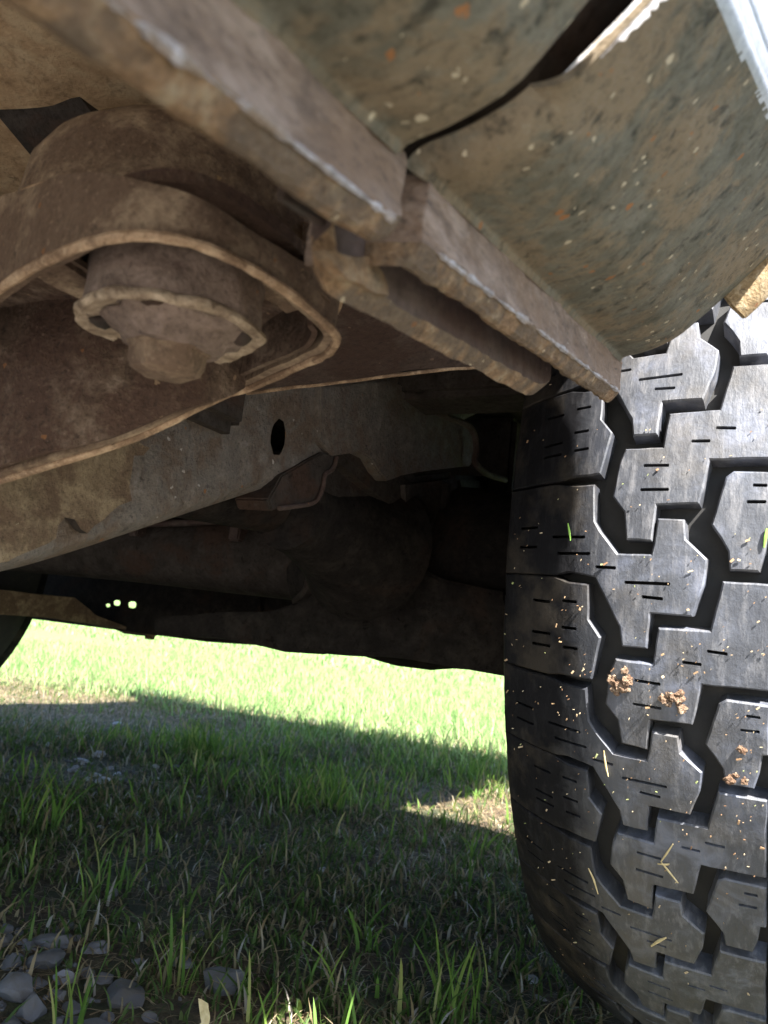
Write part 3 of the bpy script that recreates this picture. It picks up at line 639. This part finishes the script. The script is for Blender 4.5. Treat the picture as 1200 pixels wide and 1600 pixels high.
SIPES = {'K': [(-.1172, .0496, -.0974, .0504), (-.1134, .0757, -.0939, .0749), (-.0901, .094, -.079, .0942), (-.0736, .1139, -.0505, .1125), (-.0643, .1325, -.0538, .1335), (-.140, .034, -.128, .034), (-.140, .066, -.128, .066)],
 'M': [(-.0668, -.0548, -.054, -.0541), (-.0677, -.0193, -.0533, -.0192), (-.043, -.0884, -.0341, -.0879), (-.0312, -.1068, -.022, -.1055)],
 'Q': [(-.0125, -.0256, -.0064, -.0254), (-.015, -.0027, -.0066, -.0031)],
 'S': [(-.109, .1886, -.1003, .1881), (-.1285, .2028, -.1166, .2015), (-.1283, .2385, -.1163, .2375)[:0] or (-.1283, .2220, -.1163, .2210), (-.108, .2186, -.0993, .2177), (-.1285, .152, -.1175, .152), (-.109, .148, -.1005, .148)]}
DEPTH = .0125
def lug_mesh(key, flip, per=None):
    poly = [Vector((x, f*R0, 0)) for x, f in LUG[key]]
    area = sum(a.x*b.y-b.x*a.y for a, b in zip(poly, poly[1:]+poly[:1]))
    if area < 0: poly.reverse()
    # jitter the outline a little: worn rubber edges
    out = []
    for i, a in enumerate(poly):
        b = poly[(i+1) % len(poly)]; n = max(1, int((b-a).length/.006)); nn = Vector(((b-a).y, -(b-a).x, 0)).normalized()
        for k in range(n): out.append(a.lerp(b, k/n)+nn*(.0004*mnoise.noise((a.lerp(b, k/n))*170)+.0004*mnoise.noise((a.lerp(b, k/n))*420) if k else 0))
    bm = bmesh.new()
    def loop(pts):
        vs = [bm.verts.new(p) for p in pts]; return [bm.edges.new((vs[i], vs[(i+1) % len(vs)])) for i in range(len(vs))]
    es = loop(out)
    for x0, f0, x1, f1 in SIPES[key]:
        y0, y1 = f0*R0, f1*R0; w = .0009
        es += loop([Vector(p) for p in ((x0, y0-w, 0), (x1, y1-w, 0), (x1+.0004, (y1), 0), (x1, y1+w, 0), (x0, y0+w, 0), (x0-.0004, y0, 0))])
    bmesh.ops.triangle_fill(bm, use_beauty=True, edges=es)
    for f in bm.faces:
        if f.normal.z < 0: f.normal_flip()
    ymin = min(p.y for p in out); ymax = max(p.y for p in out)
    for y in np.arange(ymin+.006, ymax, .006): bmesh.ops.bisect_plane(bm, geom=bm.verts[:]+bm.edges[:]+bm.faces[:], plane_co=(0, y, 0), plane_no=(0, 1, 0), dist=1e-6)
    for x in np.arange(-.148, 0, .008): bmesh.ops.bisect_plane(bm, geom=bm.verts[:]+bm.edges[:]+bm.faces[:], plane_co=(x, 0, 0), plane_no=(1, 0, 0), dist=1e-6)
    # worn chamfer ring, then the walls
    bm.edges.ensure_lookup_table()
    bnd = [e for e in bm.edges if e.is_boundary]
    nrm = {}
    for e in bnd:
        f = e.link_faces[0]; d = (e.verts[1].co-e.verts[0].co).normalized(); n = Vector((d.y, -d.x, 0))
        if n.dot(f.calc_center_median()-e.verts[0].co) > 0: n = -n
        for v in e.verts: nrm.setdefault(v, []).append(n)
    off = {v: (sum(ns, Vector()).normalized()*min(1.6, 1/max(.4, (sum(ns, Vector())/len(ns)).length))) for v, ns in nrm.items() if sum(ns, Vector()).length > 1e-6}
    ring1 = {}; ring2 = {}
    def is_sipe(v): return any(x0-.002 < v.co.x < x1+.002 and min(f0, f1)*R0-.002 < v.co.y < max(f0, f1)*R0+.002 for x0, f0, x1, f1 in SIPES[key])
    for v in list(off):
        s = is_sipe(v)
        ring1[v] = bm.verts.new(v.co+off[v]*(0 if s else .0009)+Vector((0, 0, -.0003 if s else -.0009)))
        ring2[v] = bm.verts.new(v.co+off[v]*(-.0 if s else .0012)+Vector((0, 0, -.004 if s else -DEPTH-.004)))
    for e in bnd:
        a, b = e.verts
        if a not in off or b not in off: continue
        for (p, q, r, s) in ((a, b, ring1[b], ring1[a]), (ring1[a], ring1[b], ring2[b], ring2[a])):
            try: bm.faces.new((p, q, r, s))
            except ValueError: pass
    bmesh.ops.recalc_face_normals(bm, faces=bm.faces)
    for v in bm.verts:
        x, y, z = v.co
        sx = 1
        if flip: x, y = -x, -y
        f = y/R0
        if per is not None: f = warp(f+per*STEP)
        w = .0005*mnoise.noise(Vector((x*60, y*60, 3)))
        r = rr(x)+z+w
        v.co = Vector((x, -r*math.cos(f), -r*math.sin(f)))
    if sum(f.normal.dot(Vector((0, f.calc_center_median().y, f.calc_center_median().z))) for f in bm.faces) < 0: bmesh.ops.reverse_faces(bm, faces=bm.faces)
    me = bpy.data.meshes.new('tread_lug'); bm.normal_update(); bm.to_mesh(me); bm.free(); me.materials.append(M['rubber'])
    me.shade_smooth(); me.set_sharp_from_angle(angle=math.radians(32)); return me
LUGS = [lug_mesh(k, fl) for fl in (False, True) for k in 'KSMQ']
NEAR = {per: [lug_mesh(k, False, per) for k in 'KSMQ'] for per in (-1, 0, 1, 2, 3)}      # the pitches in view
# carcass: tread bed, rounded shoulders, sidewalls
cr = [(-.112, .225), (-.130, .25), (-.146, .285), (-.152, .315), (-.1505, .333), (-.147, .3395)]
cr += [(x, rr(x)-DEPTH) for x in np.linspace(-.144, .144, 13)]
cr += [(-a, b) for a, b in cr[5::-1]]
bm = bmesh.new(); NS = 132
ringv = [[bm.verts.new((x, -r*math.cos(t), -r*math.sin(t))) for x, r in cr] for t in [2*math.pi*k/NS for k in range(NS)]]
for k in range(NS):
    for j in range(len(cr)-1): bm.faces.new((ringv[k][j], ringv[k][j+1], ringv[(k+1) % NS][j+1], ringv[(k+1) % NS][j]))
bmesh.ops.recalc_face_normals(bm, faces=bm.faces)
tyre_me = bpy.data.meshes.new('tyre'); bm.to_mesh(tyre_me); bm.free(); tyre_me.materials.append(M['groove']); tyre_me.shade_smooth()
bm = lathe([(.235, -.11), (.228, -.10), (.205, -.08), (.195, 0), (.12, .02), (.06, .03), (.05, .05), (0, .05)], (0, 0, 0), (1, 0, 0), 48)
bm2 = lathe([(.195, 0), (.205, .08), (.228, .10), (.235, .11)], (0, 0, 0), (1, 0, 0), 48, bm)
rim_me = bpy.data.meshes.new('rim'); bm2.to_mesh(rim_me); bm2.free(); rim_me.materials.append(M['dark']); rim_me.shade_smooth()
def wheel(x, label, spin=0):
    tyre = bpy.data.objects.new('tyre', tyre_me); COL.objects.link(tyre); tyre.parent = truck
    tyre.location = V(x, AY, AZ)-TRUCK_LOC; tyre.rotation_euler.x = spin; tyre['label'] = label
    rim = bpy.data.objects.new('rim', rim_me); COL.objects.link(rim); rim.parent = tyre
    for k in range(-1, NP-1):
        for i, me in enumerate(LUGS):
            near = i < 4 and k in NEAR
            o = bpy.data.objects.new('tread_lug', NEAR[k][i] if near else me); COL.objects.link(o); o.parent = tyre; o.rotation_euler.x = 0 if near else OFF[k]
    return tyre
wheel(XC, 'near tyre with blocky mud tread, half in sun')
wheel(-1.52, 'far tyre at the left edge, a dark outline against the lawn', .07)

# ------------------------------------------------------------------ grass, stones, litter
def grass_material(name, stops, trans=.45, dry=None):
    def build(nt, b):
        gi = node(nt, 'ShaderNodeNewGeometry'); c = ramp(nt, gi.outputs['Random Per Island'], stops)
        if dry: c = mix(nt, ramp(nt, noise_tex(nt, gi.outputs['Position'], 1.6, 6, .7), [(.45, 0), (.66, .4)]), c, dry)
        nt.links.new(c, b.inputs['Base Color']); b.inputs['Specular IOR Level'].default_value = .25
        tr = node(nt, 'ShaderNodeBsdfTranslucent'); nt.links.new(c, tr.inputs[0])
        mx = node(nt, 'ShaderNodeMixShader'); mx.inputs[0].default_value = trans
        out = nt.nodes['Material Output']; nt.links.new(b.outputs[0], mx.inputs[1]); nt.links.new(tr.outputs[0], mx.inputs[2]); nt.links.new(mx.outputs[0], out.inputs[0])
    return material(name, build, .6)
M['turf'] = grass_material('turf_grass', [(0, (.04, .07, .018)), (.35, (.075, .125, .03)), (.58, (.11, .17, .045)), (.68, (.16, .14, .07)), (.82, (.25, .19, .105)), (.92, (.32, .26, .16)), (1, (.38, .37, .34))])
M['blade'] = grass_material('tall_grass', [(0, (.07, .14, .025)), (.5, (.12, .22, .04)), (.85, (.21, .30, .06)), (1, (.36, .32, .14))])
M['lawn'] = grass_material('lawn_grass', [(0, (.14, .28, .075)), (.45, (.20, .35, .11)), (.8, (.29, .40, .16)), (1, (.44, .40, .23))], .45, (.42, .40, .20))
M['thatch'] = grass_material('dry_thatch', [(0, (.12, .08, .045)), (.4, (.22, .155, .085)), (.8, (.36, .28, .16)), (1, (.48, .40, .26))], .2)
GZ = np.vectorize(gz)
def blades(x, y, h, w, lean, az=None, seg=3, z=None, flat=0):
    """arrays of tapering bent blades -> verts, faces (quads then a tip triangle)"""
    n = len(x); az = rng.uniform(0, 2*np.pi, n) if az is None else az
    face = az+np.pi/2+rng.normal(0, .5, n); z = GZ(x, y) if z is None else z
    vs = []; 
    for k in range(seg+1):
        t = k/seg; out = lean*h*(t**1.7); up = h*t*np.sqrt(np.clip(1-(lean*t*.75)**2, .03, 1))
        if flat: up = h*.12*np.sin(np.pi*t*.9)*rng.uniform(.2, 1, n)+.002; out = h*t
        cx = x+np.cos(az)*out; cy = y+np.sin(az)*out; cz = z+up-.002*(k == 0)
        if k < seg:
            ww = w*(1-.55*t)*.5; dx = np.cos(face)*ww; dy = np.sin(face)*ww
            vs += [np.stack([cx-dx, cy-dy, cz], -1), np.stack([cx+dx, cy+dy, cz], -1)]
        else: vs.append(np.stack([cx, cy, cz], -1))
    m = len(vs); Vt = np.stack(vs, 1).reshape(-1, 3); base = (np.arange(n)*m)[:, None]
    F = []
    for k in range(seg-1): F.append(np.concatenate([base+2*k, base+2*k+1, base+2*k+3, base+2*k+2], 1))
    T = np.concatenate([base+2*seg-2, base+2*seg-1, base+2*seg], 1)
    return Vt, F, T
def blade_mesh(name, parts, m):
    vo = 0; Vs = []; loops = []; totals = []
    for Vt, F, T in parts:
        Vs.append(Vt)
        for f in F: loops.append((f+vo).ravel()); totals.append(np.full(len(f), 4))
        loops.append((T+vo).ravel()); totals.append(np.full(len(T), 3)); vo += len(Vt)
    Vs = np.concatenate(Vs); loops = np.concatenate(loops); totals = np.concatenate(totals)
    me = bpy.data.meshes.new(name); me.vertices.add(len(Vs)); me.vertices.foreach_set('co', Vs.astype(np.float32).ravel())
    me.loops.add(len(loops)); me.loops.foreach_set('vertex_index', loops.astype(np.int32))
    me.polygons.add(len(totals)); me.polygons.foreach_set('loop_start', np.concatenate([[0], np.cumsum(totals)[:-1]]).astype(np.int32)); 
    me.update(calc_edges=True); me.validate(); me.materials.append(m); me.polygons.foreach_set('use_smooth', np.ones(len(totals), bool)); return me
def pn(x, y, f, s=0): return np.array([mnoise.noise(Vector((a*f, b*f, s))) for a, b in zip(x, y)])
# bare patches: the gravel at the front left and the stony hollow further back
HOL = at(165, 1195, Z=-H); GRV = at(60, 1570, Z=-H); LIT = at(745, 1262, Z=-H)
def bare(x, y):
    return np.maximum(np.maximum(np.exp(-(((x-HOL.x)/.22)**2+((y-HOL.y)/.13)**2)), .96*np.exp(-(((x-LIT.x-.05)/.26)**2+((y-LIT.y)/.24)**2))), np.exp(-(((x-GRV.x)/.20)**2+((y-GRV.y)/.11)**2)))
def straw_zone(x, y): return np.exp(-(((x+2.0)/.75)**2+((y-1.86)/.42)**2)**2)
def field(n, x0, x1, y0, y1):
    x = rng.uniform(x0, x1, n); y = rng.uniform(y0, y1, n); return x, y
def in_tyre(x, y): return (abs(x-XC) < .13) & (abs(y-AY) < .16)
# short turf under the truck
x, y = field(190000, -2.6, .45, .28, 2.6); k = (rng.random(len(x)) < (.30+.9*np.clip(pn(x, y, 3.4)+.30+.5*pn(x, y, 9, 5), 0, 1))*(1-.93*bare(x, y))*(1-.85*straw_zone(x, y))) & ~in_tyre(x, y); x, y = x[k], y[k]
k2 = rng.random(len(x)) < np.clip(1.4-.28*y, .5, 1); x, y = x[k2], y[k2]
hh = rng.gamma(4, .0038, len(x))*(1+.35*pn(x, y, 4, 7))
parts = [blades(x, y, hh, rng.uniform(.0016, .0042, len(x)), rng.uniform(.3, 1.25, len(x)))]
tag(link('turf_grass', blade_mesh('turf_grass', parts, M['turf'])), 'short dull grass growing in the shade under the truck', None, kind='stuff')
# dry thatch lying on the soil
x, y = field(95000, -3.2, .45, .28, 3.0); dry = np.exp(-((y-(1.75+.1*x))/.5)**2)
k = (rng.random(len(x))*.75 < .42+.9*straw_zone(x, y)+.9*np.exp(-(((x-LIT.x)/.22)**2+((y-LIT.y)/.25)**2))+.25*np.clip(pn(x, y, 3, 11), 0, 1)) & ~in_tyre(x, y); x, y = x[k], y[k]
parts = [blades(x, y, rng.uniform(.015, .06, len(x)), rng.uniform(.0008, .002, len(x)), np.ones(len(x)), flat=1)]
tag(link('dry_thatch', blade_mesh('dry_thatch', parts, M['thatch'])), 'dry brown grass litter lying on the soil', None, kind='stuff')
# taller green blades in loose clumps
cx, cy = field(250, -2.3, .35, .34, 2.5); kk = rng.random(len(cx)) < (1-bare(cx, cy)); cx, cy = cx[kk], cy[kk]
x = []; y = []
for a, b in zip(cx, cy):
    n = rng.integers(2, 9); x += list(a+rng.normal(0, .018, n)); y += list(b+rng.normal(0, .018, n))
x, y = np.array(x), np.array(y); k = ~in_tyre(x, y); x, y = x[k], y[k]
parts = [blades(x, y, rng.uniform(.016, .055, len(x)), rng.uniform(.0016, .0046, len(x)), rng.uniform(.15, 1.15, len(x)), seg=5)]
cx, cy = field(520, -1.5, .2, 1.25, 2.45); kk = rng.random(len(cx)) < (1-bare(cx, cy)); cx, cy = cx[kk], cy[kk]; kk = rng.random(len(cx)) > .9*straw_zone(cx, cy); cx, cy = cx[kk], cy[kk]; n = 9
x = np.repeat(cx, n)+rng.normal(0, .028, len(cx)*n); y = np.repeat(cy, n)+rng.normal(0, .028, len(cx)*n)
parts.append(blades(x, y, rng.uniform(.018, .058, len(x)), rng.uniform(.0025, .0055, len(x)), rng.uniform(.2, 1.1, len(x)), seg=4))
tag(link('tall_grass', blade_mesh('tall_grass', parts, M['blade'])), 'longer green grass blades standing in the turf', None, kind='stuff')
# the sunlit lawn behind the truck
x, y = field(120000, -6, 3.5, 2.0, 7.5); k = rng.random(len(x)) < np.clip((y-1.9)/.7, 0, 1)*np.clip(2.6/y, .3, 1)*(1-.93*straw_zone(x, y)); x, y = x[k], y[k]
p1 = blades(x, y, rng.gamma(6, .0075, len(x)), rng.uniform(.003, .006, len(x)), rng.uniform(.2, 1.0, len(x)))
x, y = field(90000, -34, 14, 7, 40); k = rng.random(len(x)) < np.clip(9/y, .1, 1); x, y = x[k], y[k]
p2 = blades(x, y, rng.uniform(.04, .10, len(x)), rng.uniform(.012, .03, len(x)), rng.uniform(.2, .9, len(x)))
tag(link('lawn_grass', blade_mesh('lawn_grass', [p1, p2], M['lawn'])), 'bright sunlit lawn beyond the shadow of the truck', None, kind='stuff')
# loose gravel of the drive in front of the turf
gvv, gff = [], []
ico = bmesh.new(); bmesh.ops.create_icosphere(ico, subdivisions=1, radius=1); iv = np.array([v.co[:] for v in ico.verts]); fi = np.array([[v.index for v in f.verts] for f in ico.faces]); ico.free()
for k in range(2600):
    gx, gy = rng.uniform(-1.6, .9), rng.uniform(-.7, .40); r = rng.uniform(.005, .017)
    sc_ = np.array([r*rng.uniform(.8, 1.3), r*rng.uniform(.7, 1.1), r*rng.uniform(.45, .75)]); an = rng.uniform(0, 6.28)
    q = iv*(1+rng.normal(0, .14, (len(iv), 1)))*sc_; q = np.stack([q[:, 0]*math.cos(an)-q[:, 1]*math.sin(an), q[:, 0]*math.sin(an)+q[:, 1]*math.cos(an), q[:, 2]], 1)
    gff.append(fi+len(iv)*k); gvv.append(q+np.array([gx, gy, gz(gx, gy)+r*.2]))
gme = bpy.data.meshes.new('gravel'); gme.from_pydata(np.concatenate(gvv), [], np.concatenate(gff).tolist())
def gravel_mat(nt, b): nt.links.new(ramp(nt, node(nt, 'ShaderNodeNewGeometry').outputs['Random Per Island'], [(0, (.13, .125, .12)), (.5, (.21, .205, .2)), (1, (.32, .31, .30))]), b.inputs['Base Color'])
M['gravel'] = material('drive_gravel', gravel_mat, .85); gme.materials.append(M['gravel'])
tag(link('gravel', gme), 'loose grey gravel of the drive in front of the turf', None, kind='stuff')
# distinct tufts
def tuft(px, py, n, h, spread, label, w=.0035, lean=.7):
    c = at(px, py, Z=-H); c.z = gz(c.x, c.y)
    x = rng.normal(0, spread*.7, n); y = rng.normal(0, spread*.7, n)
    me = blade_mesh('grass_tuft', [blades(x, y, rng.uniform(.5, 1, n)*h, rng.uniform(.7, 1.2, n)*w, rng.uniform(.15, lean, n), seg=6, z=np.zeros(n)-.002)], M['blade'])
    tag(link('grass_tuft', me, loc=c), label, 'grass tuft', 'green grass tufts under the truck')
tuft(310, 1178, 90, .10, .035, 'dense bright green tuft beside the pale stones, nearest the lit lawn', .004)
tuft(60, 1290, 26, .11, .03, 'tall leaning green tuft at the left edge of the photo, below the stony hollow')
tuft(150, 1395, 9, .07, .010, 'small green tuft between the stony hollow and the gravel')
tuft(270, 1535, 12, .075, .012, 'upright green tuft just right of the gravel patch')
tuft(110, 1610, 10, .075, .014, 'green blades rising in front of the gravel at the bottom left corner', lean=.35)
tuft(390, 1590, 12, .06, .016, 'green tuft beside the single large stone at the bottom')
tuft(700, 1590, 26, .07, .022, 'grass tuft in front of the foot of the near tyre')
tuft(510, 1255, 80, .08, .05, 'bright green tuft in the middle of the shade left of the sunlit patch')
tuft(740, 1215, 80, .085, .05, 'bright tuft at the tyre between the sunlit patch and the lit lawn')
# stones
def stone_mat(nt, b):
    oi = node(nt, 'ShaderNodeObjectInfo'); co = coords(nt, True)
    c = ramp(nt, oi.outputs['Random'], [(0, (.065, .065, .07)), (.5, (.105, .105, .112)), (1, (.165, .165, .178))])
    a = noise_tex(nt, co, 70, 8, .7)
    nt.links.new(mix(nt, ramp(nt, a, [(.42, 0), (.68, .75)]), c, (.10, .085, .065)), b.inputs['Base Color']); bump(nt, b, a, .6, .002)
M['stone'] = material('grey_stone', stone_mat, .8)
M['pale_stone'] = material('pale_stone', lambda nt, b: (nt.links.new(ramp(nt, noise_tex(nt, coords(nt, True), 80, 7, .7), [(.35, (.30, .30, .33)), (.6, (.60, .60, .66))]), b.inputs['Base Color'])), .7)
def stone(px, py, size_px, label, pale=False, flat=.66, lift=.12, group=None):
    c = at(px, py, Z=-H); d = (c-CAM).dot(FW); r = size_px*d/1270*.5; c.z = gz(c.x, c.y)+r*flat*lift
    bm = bmesh.new(); bmesh.ops.create_icosphere(bm, subdivisions=3, radius=1); sd = rng.uniform(0, 100)
    # angular chip: cut the ball by random planes
    pl = [(Vector(rng.normal(0, 1, 3)).normalized(), rng.uniform(.48, .80)) for _ in range(11)]
    for v in bm.verts:
        for n, h_ in pl:
            e = v.co.dot(n)-h_
            if e > 0: v.co -= n*e
        v.co *= 1+.07*mnoise.noise(v.co*2.5+Vector((sd, 0, 0)))
        v.co = Vector((v.co.x*r*1.15, v.co.y*r*1.0, v.co.z*r*flat*1.15))
    bmesh.ops.rotate(bm, verts=bm.verts, matrix=Matrix.Rotation(rng.uniform(0, 6.28), 3, 'Z') @ Matrix.Rotation(rng.uniform(-.35, .35), 3, 'X'))
    o = from_bm('stone', bm, M['pale_stone' if pale else 'stone'], None, angle=28); o.location = c
    tag(o, label, 'stone', group); return o
G1 = 'grey stones of the gravel patch at the bottom left'; G2 = 'pale pebbles in the stony hollow'; G3 = 'stones half sunk in the shaded turf'
stone(195, 1548, 76, 'broad flat grey stone at the right end of the gravel patch', group=G1)
stone(350, 1532, 78, 'large pointed grey stone standing alone right of the gravel patch', flat=.85, group=G3)
stone(28, 1542, 72, 'rounded grey stone at the left edge of the photo in the gravel patch', group=G1)
stone(52, 1570, 60, 'upright grey stone in the middle of the gravel patch, between two rounder ones', flat=.9, group=G1)
stone(78, 1472, 62, 'dark grey stone at the back of the gravel patch', group=G1)
stone(152, 1480, 48, 'square grey stone behind the broad flat one', group=G1)
stone(75, 1500, 58, 'low grey stone sunk between the dark back stone and the upright one', group=G1)
stone(140, 1605, 90, 'wide grey stone cut by the bottom edge of the photo', flat=.5, group=G1)
for px, py, sz in [(20, 1500, 40), (105, 1520, 44), (90, 1545, 34), (115, 1562, 36), (20, 1590, 50), (70, 1605, 44), (165, 1520, 34), (170, 1580, 30), (215, 1500, 24), (8, 1470, 36), (45, 1480, 30), (120, 1585, 30), (12, 1445, 30), (140, 1512, 26), (235, 1580, 26), (100, 1455, 26), (190, 1605, 40), (60, 1530, 30)]:
    stone(px, py, sz, 'small grey stone packed among the larger ones in the gravel patch', group=G1)
for k in range(44):
    stone(int(abs(rng.normal(0, 110))), int(rng.uniform(1440, 1600)), int(rng.integers(8, 20)), 'small grey stone packed among the larger ones in the gravel patch', group=G1, lift=.3)
stone(155, 1178, 30, 'brightest pale flat pebble at the top of the stony hollow', True, .4, group=G2)
stone(133, 1185, 22, 'pale pebble just left of the brightest one', True, .5, group=G2)
for px, py, sz in [(int(rng.normal(175, 85)), int(rng.normal(1205, 42)), int(rng.integers(6, 14))) for _ in range(26)]+[(160, 1222, 26), (150, 1208, 18), (130, 1208, 16), (178, 1232, 18), (138, 1218, 16), (120, 1192, 14), (185, 1205, 18), (205, 1205, 14), (150, 1240, 14), (112, 1200, 16), (170, 1195, 16), (275, 1200, 20), (290, 1178, 14), (215, 1262, 16), (165, 1140, 14), (183, 1128, 13), (100, 1142, 16), (75, 1165, 18), (90, 1155, 14), (115, 1250, 18), (225, 1178, 14), (250, 1170, 14), (145, 1255, 14), (200, 1222, 16)]:
    stone(px, py, sz, 'small pale pebble lying in the stony hollow', rng.random() < .55, .6, lift=.15, group=G2)
stone(222, 1358, 28, 'dark rounded stone with a lit top in the shaded turf', group=G3)
stone(178, 1385, 30, 'brown grey stone left of the dark rounded one', group=G3)
stone(300, 1462, 40, 'flat blue grey stone behind the large pointed stone', flat=.4, group=G3)
stone(285, 1502, 34, 'low grey stone left of the large pointed stone', flat=.5, group=G3)
stone(830, 1520, 24, 'pale stone lying against the foot of the near tyre', True, group=G3)
stone(845, 1548, 20, 'smaller pale stone below the one at the tyre foot', True, group=G3)
stone(505, 1362, 18, 'lone pale pebble in the middle of the shaded grass', True, group=G3)
# chips and dust stuck on the tread
def tread_px(px, py, lift=.0006):
    v = ray(px, py); r = R0; cy, cz = AY, AZ
    for _ in range(12):
        a = v.y**2+v.z**2; b_ = -2*(v.y*cy+v.z*cz); c = cy*cy+cz*cz-r*r; D = max(b_*b_-4*a*c, 0); t = (-b_-D**.5)/2/a; P = v*t; r = .5*r+.5*rr(P.x-XC)
    n = Vector((0, P.y-cy, P.z-cz)).normalized(); f = math.atan2(-(P.z-cz), -(P.y-cy)); return P+CAM+n*lift, n, P.x-XC, f
def inside(poly, x, y):
    c = False
    for (x0, y0), (x1, y1) in zip(poly, poly[1:]+poly[:1]):
        if (y0 > y) != (y1 > y) and x < (x1-x0)*(y-y0)/(y1-y0)+x0: c = not c
    return c
def on_lug(x, f):
    for p in LUG.values():
        for k in (-1, 0, 1, 2, 3):
            if inside([(a, warp(b+k*STEP)) for a, b in p], x, f): return True
    return False
M['chip'] = grass_material('straw_chip', [(0, (.20, .11, .06)), (.4, (.34, .23, .13)), (.85, (.50, .41, .27)), (1, (.24, .30, .10))], .1)
def chip(bm, p, n, l, w, ang, curl=.3):
    a = n.orthogonal().normalized(); b = n.cross(a); u = a*math.cos(ang)+b*math.sin(ang); s = n.cross(u)
    pts = [p-u*l*.5-s*w*.5, p-u*l*.5+s*w*.5*random.uniform(.4, 1), p+u*l*.5+s*w*.5*random.uniform(.4, 1)+n*w*curl, p+u*l*.5-s*w*.5+n*w*curl*.5]
    lo = [bm.verts.new(q) for q in pts]; hi = [bm.verts.new(q+n*max(.00035, w*.25)) for q in pts]
    bm.faces.new(lo[::-1]); bm.faces.new(hi)
    for i in range(4): bm.faces.new((lo[i], lo[(i+1) % 4], hi[(i+1) % 4], hi[i]))
bm = bmesh.new(); cnt = 0
while cnt < 300:
    px = random.uniform(785, 1230); py = random.triangular(560, 1600, 1150)
    p, n, x, f = tread_px(px, py)
    if not on_lug(x, f) or mnoise.noise(Vector((px*.016, py*.016, 2))) < random.uniform(-.45, .5): continue
    big = random.random() < .16
    chip(bm, p, n, random.uniform(.0012, .0026) if big else random.uniform(.0004, .0013), random.uniform(.0006, .0013) if big else random.uniform(.0002, .0006), random.gauss(0, .6)); cnt += 1
tag(from_bm('straw_chips', bm, M['chip'], smooth=False), 'tiny straw and bark chips stuck on the tread', None, kind='stuff')
M['clod'] = grime('dried_mud_clod', (.15, .085, .05), (.26, .165, .105), (.42, .31, .215), patch=(.20, .11, .065), patch_amt=.6, scale=160, rough=.9, bumps=.9)
def clod(pxs, r0, label):
    bm = bmesh.new()
    for i, (px, py, s) in enumerate(pxs):
        p, n, x, f = tread_px(px, py, .0002); b2 = bmesh.ops.create_icosphere(bm, subdivisions=3, radius=r0*s*.85)
        q = Vector((random.random()*9, 1, 2))
        for v in b2['verts']:
            v.co = Vector((v.co.x*1.1, v.co.y*.6, v.co.z))*(1+.8*mnoise.noise(v.co*(1.3/r0)+q)+.5*mnoise.noise(v.co*(3.5/r0)+q)); v.co += p
    tag(from_bm('mud_clod', bm, M['clod'], angle=30), label, 'mud clod', 'dried clods stuck on the tread')
clod([(975, 1047, .7), (957, 1062, 1.0), (970, 1072, 1.1), (981, 1062, 1.0), (962, 1080, .8), (978, 1078, .7)], .0030, 'reddish brown dried clod on the tread block, the left one')
clod([(1038, 1092, 1.0), (1050, 1088, .9), (1060, 1094, 1.0), (1066, 1108, .9), (1044, 1098, .7), (1062, 1084, .7)], .0028, 'orange brown crumbled clod on the tread block, the right one')
clod([(1140, 1218, 1.0), (1158, 1170, .8), (1164, 1220, .8), (1150, 1212, .6)], .0026, 'pale crumbs of dry mud on the lug at the right edge of the photo')
M['straw'] = material('dry_straw', lambda nt, b: nt.links.new(ramp(nt, noise_tex(nt, coords(nt), 300, 4), [(.3, (.42, .32, .15)), (.7, (.60, .50, .28))]), b.inputs['Base Color']), .7)
M['green'] = material('green_cutting', lambda nt, b: nt.links.new(ramp(nt, noise_tex(nt, coords(nt), 200, 4), [(.3, (.16, .36, .05)), (.7, (.30, .50, .10))]), b.inputs['Base Color']), .6)
def straw(paths, r, m, label, cat='straw', name='straw'):
    bm = bmesh.new()
    for path in paths:
        pts = catmull(path, 4); tube(pts, [r*(1-.5*abs(2*i/(len(pts)-1)-1)) for i in range(len(pts))], 6, bm)
    tag(from_bm(name, bm, M[m]), label, cat)
tp = lambda *q: [tread_px(x, y, .0009)[0] for x, y in q]
straw([tp((1033, 1345), (1042, 1332), (1052, 1317)), tp((1028, 1348), (1042, 1349), (1046, 1348)), tp((1034, 1346), (1044, 1358), (1060, 1378))], .0006, 'straw', 'Y shaped dry grass stem on the shaded lower tread')
straw([tp((920, 1355), (928, 1372), (935, 1395))], .0006, 'straw', 'single pale straw across the shoulder block near the Y shaped stem')
straw([tp((944, 1172), (947, 1195), (951, 1212))], .0006, 'straw', 'pale curved straw at the corner of the zigzag groove')
straw([tp((1018, 1476), (1030, 1468), (1041, 1463))], .0010, 'straw', 'short thick straw low on the tread, below the other straws')
straw([tp((888, 818), (890, 830), (892, 845))], .0006, 'green', 'green grass cutting on the sunlit shoulder block', 'grass cutting', 'grass_cutting')
straw([tp((1198, 826), (1196, 840), (1194, 856))], .0009, 'green', 'green grass cutting at the right edge of the photo', 'grass cutting', 'grass_cutting')
q = [at(x, y, Y=yy) for x, y, yy in ((768, 246, .19), (792, 226, .187), (814, 198, .183))]
straw([[p+Vector((0, 0, -.001)) for p in q]], .0008, 'straw', 'yellow straw caught at the seam between the two body panels')
c = at(318, 1590, Z=-H+.012)
bm = sheet([[c+Vector((dx*.9+.002*math.sin(k), dx*.2, (k-2)*.0035+.003*abs(dx)*90*.3)) for dx in (-.004, -.001, .002, .004)] for k in range(6)], .0004); rough_up(bm, .0022, 140, 3)
tag(from_bm('dead_leaf', bm, M['straw']), 'curled pale dead leaf in the grass at the bottom of the photo', 'dead leaf')
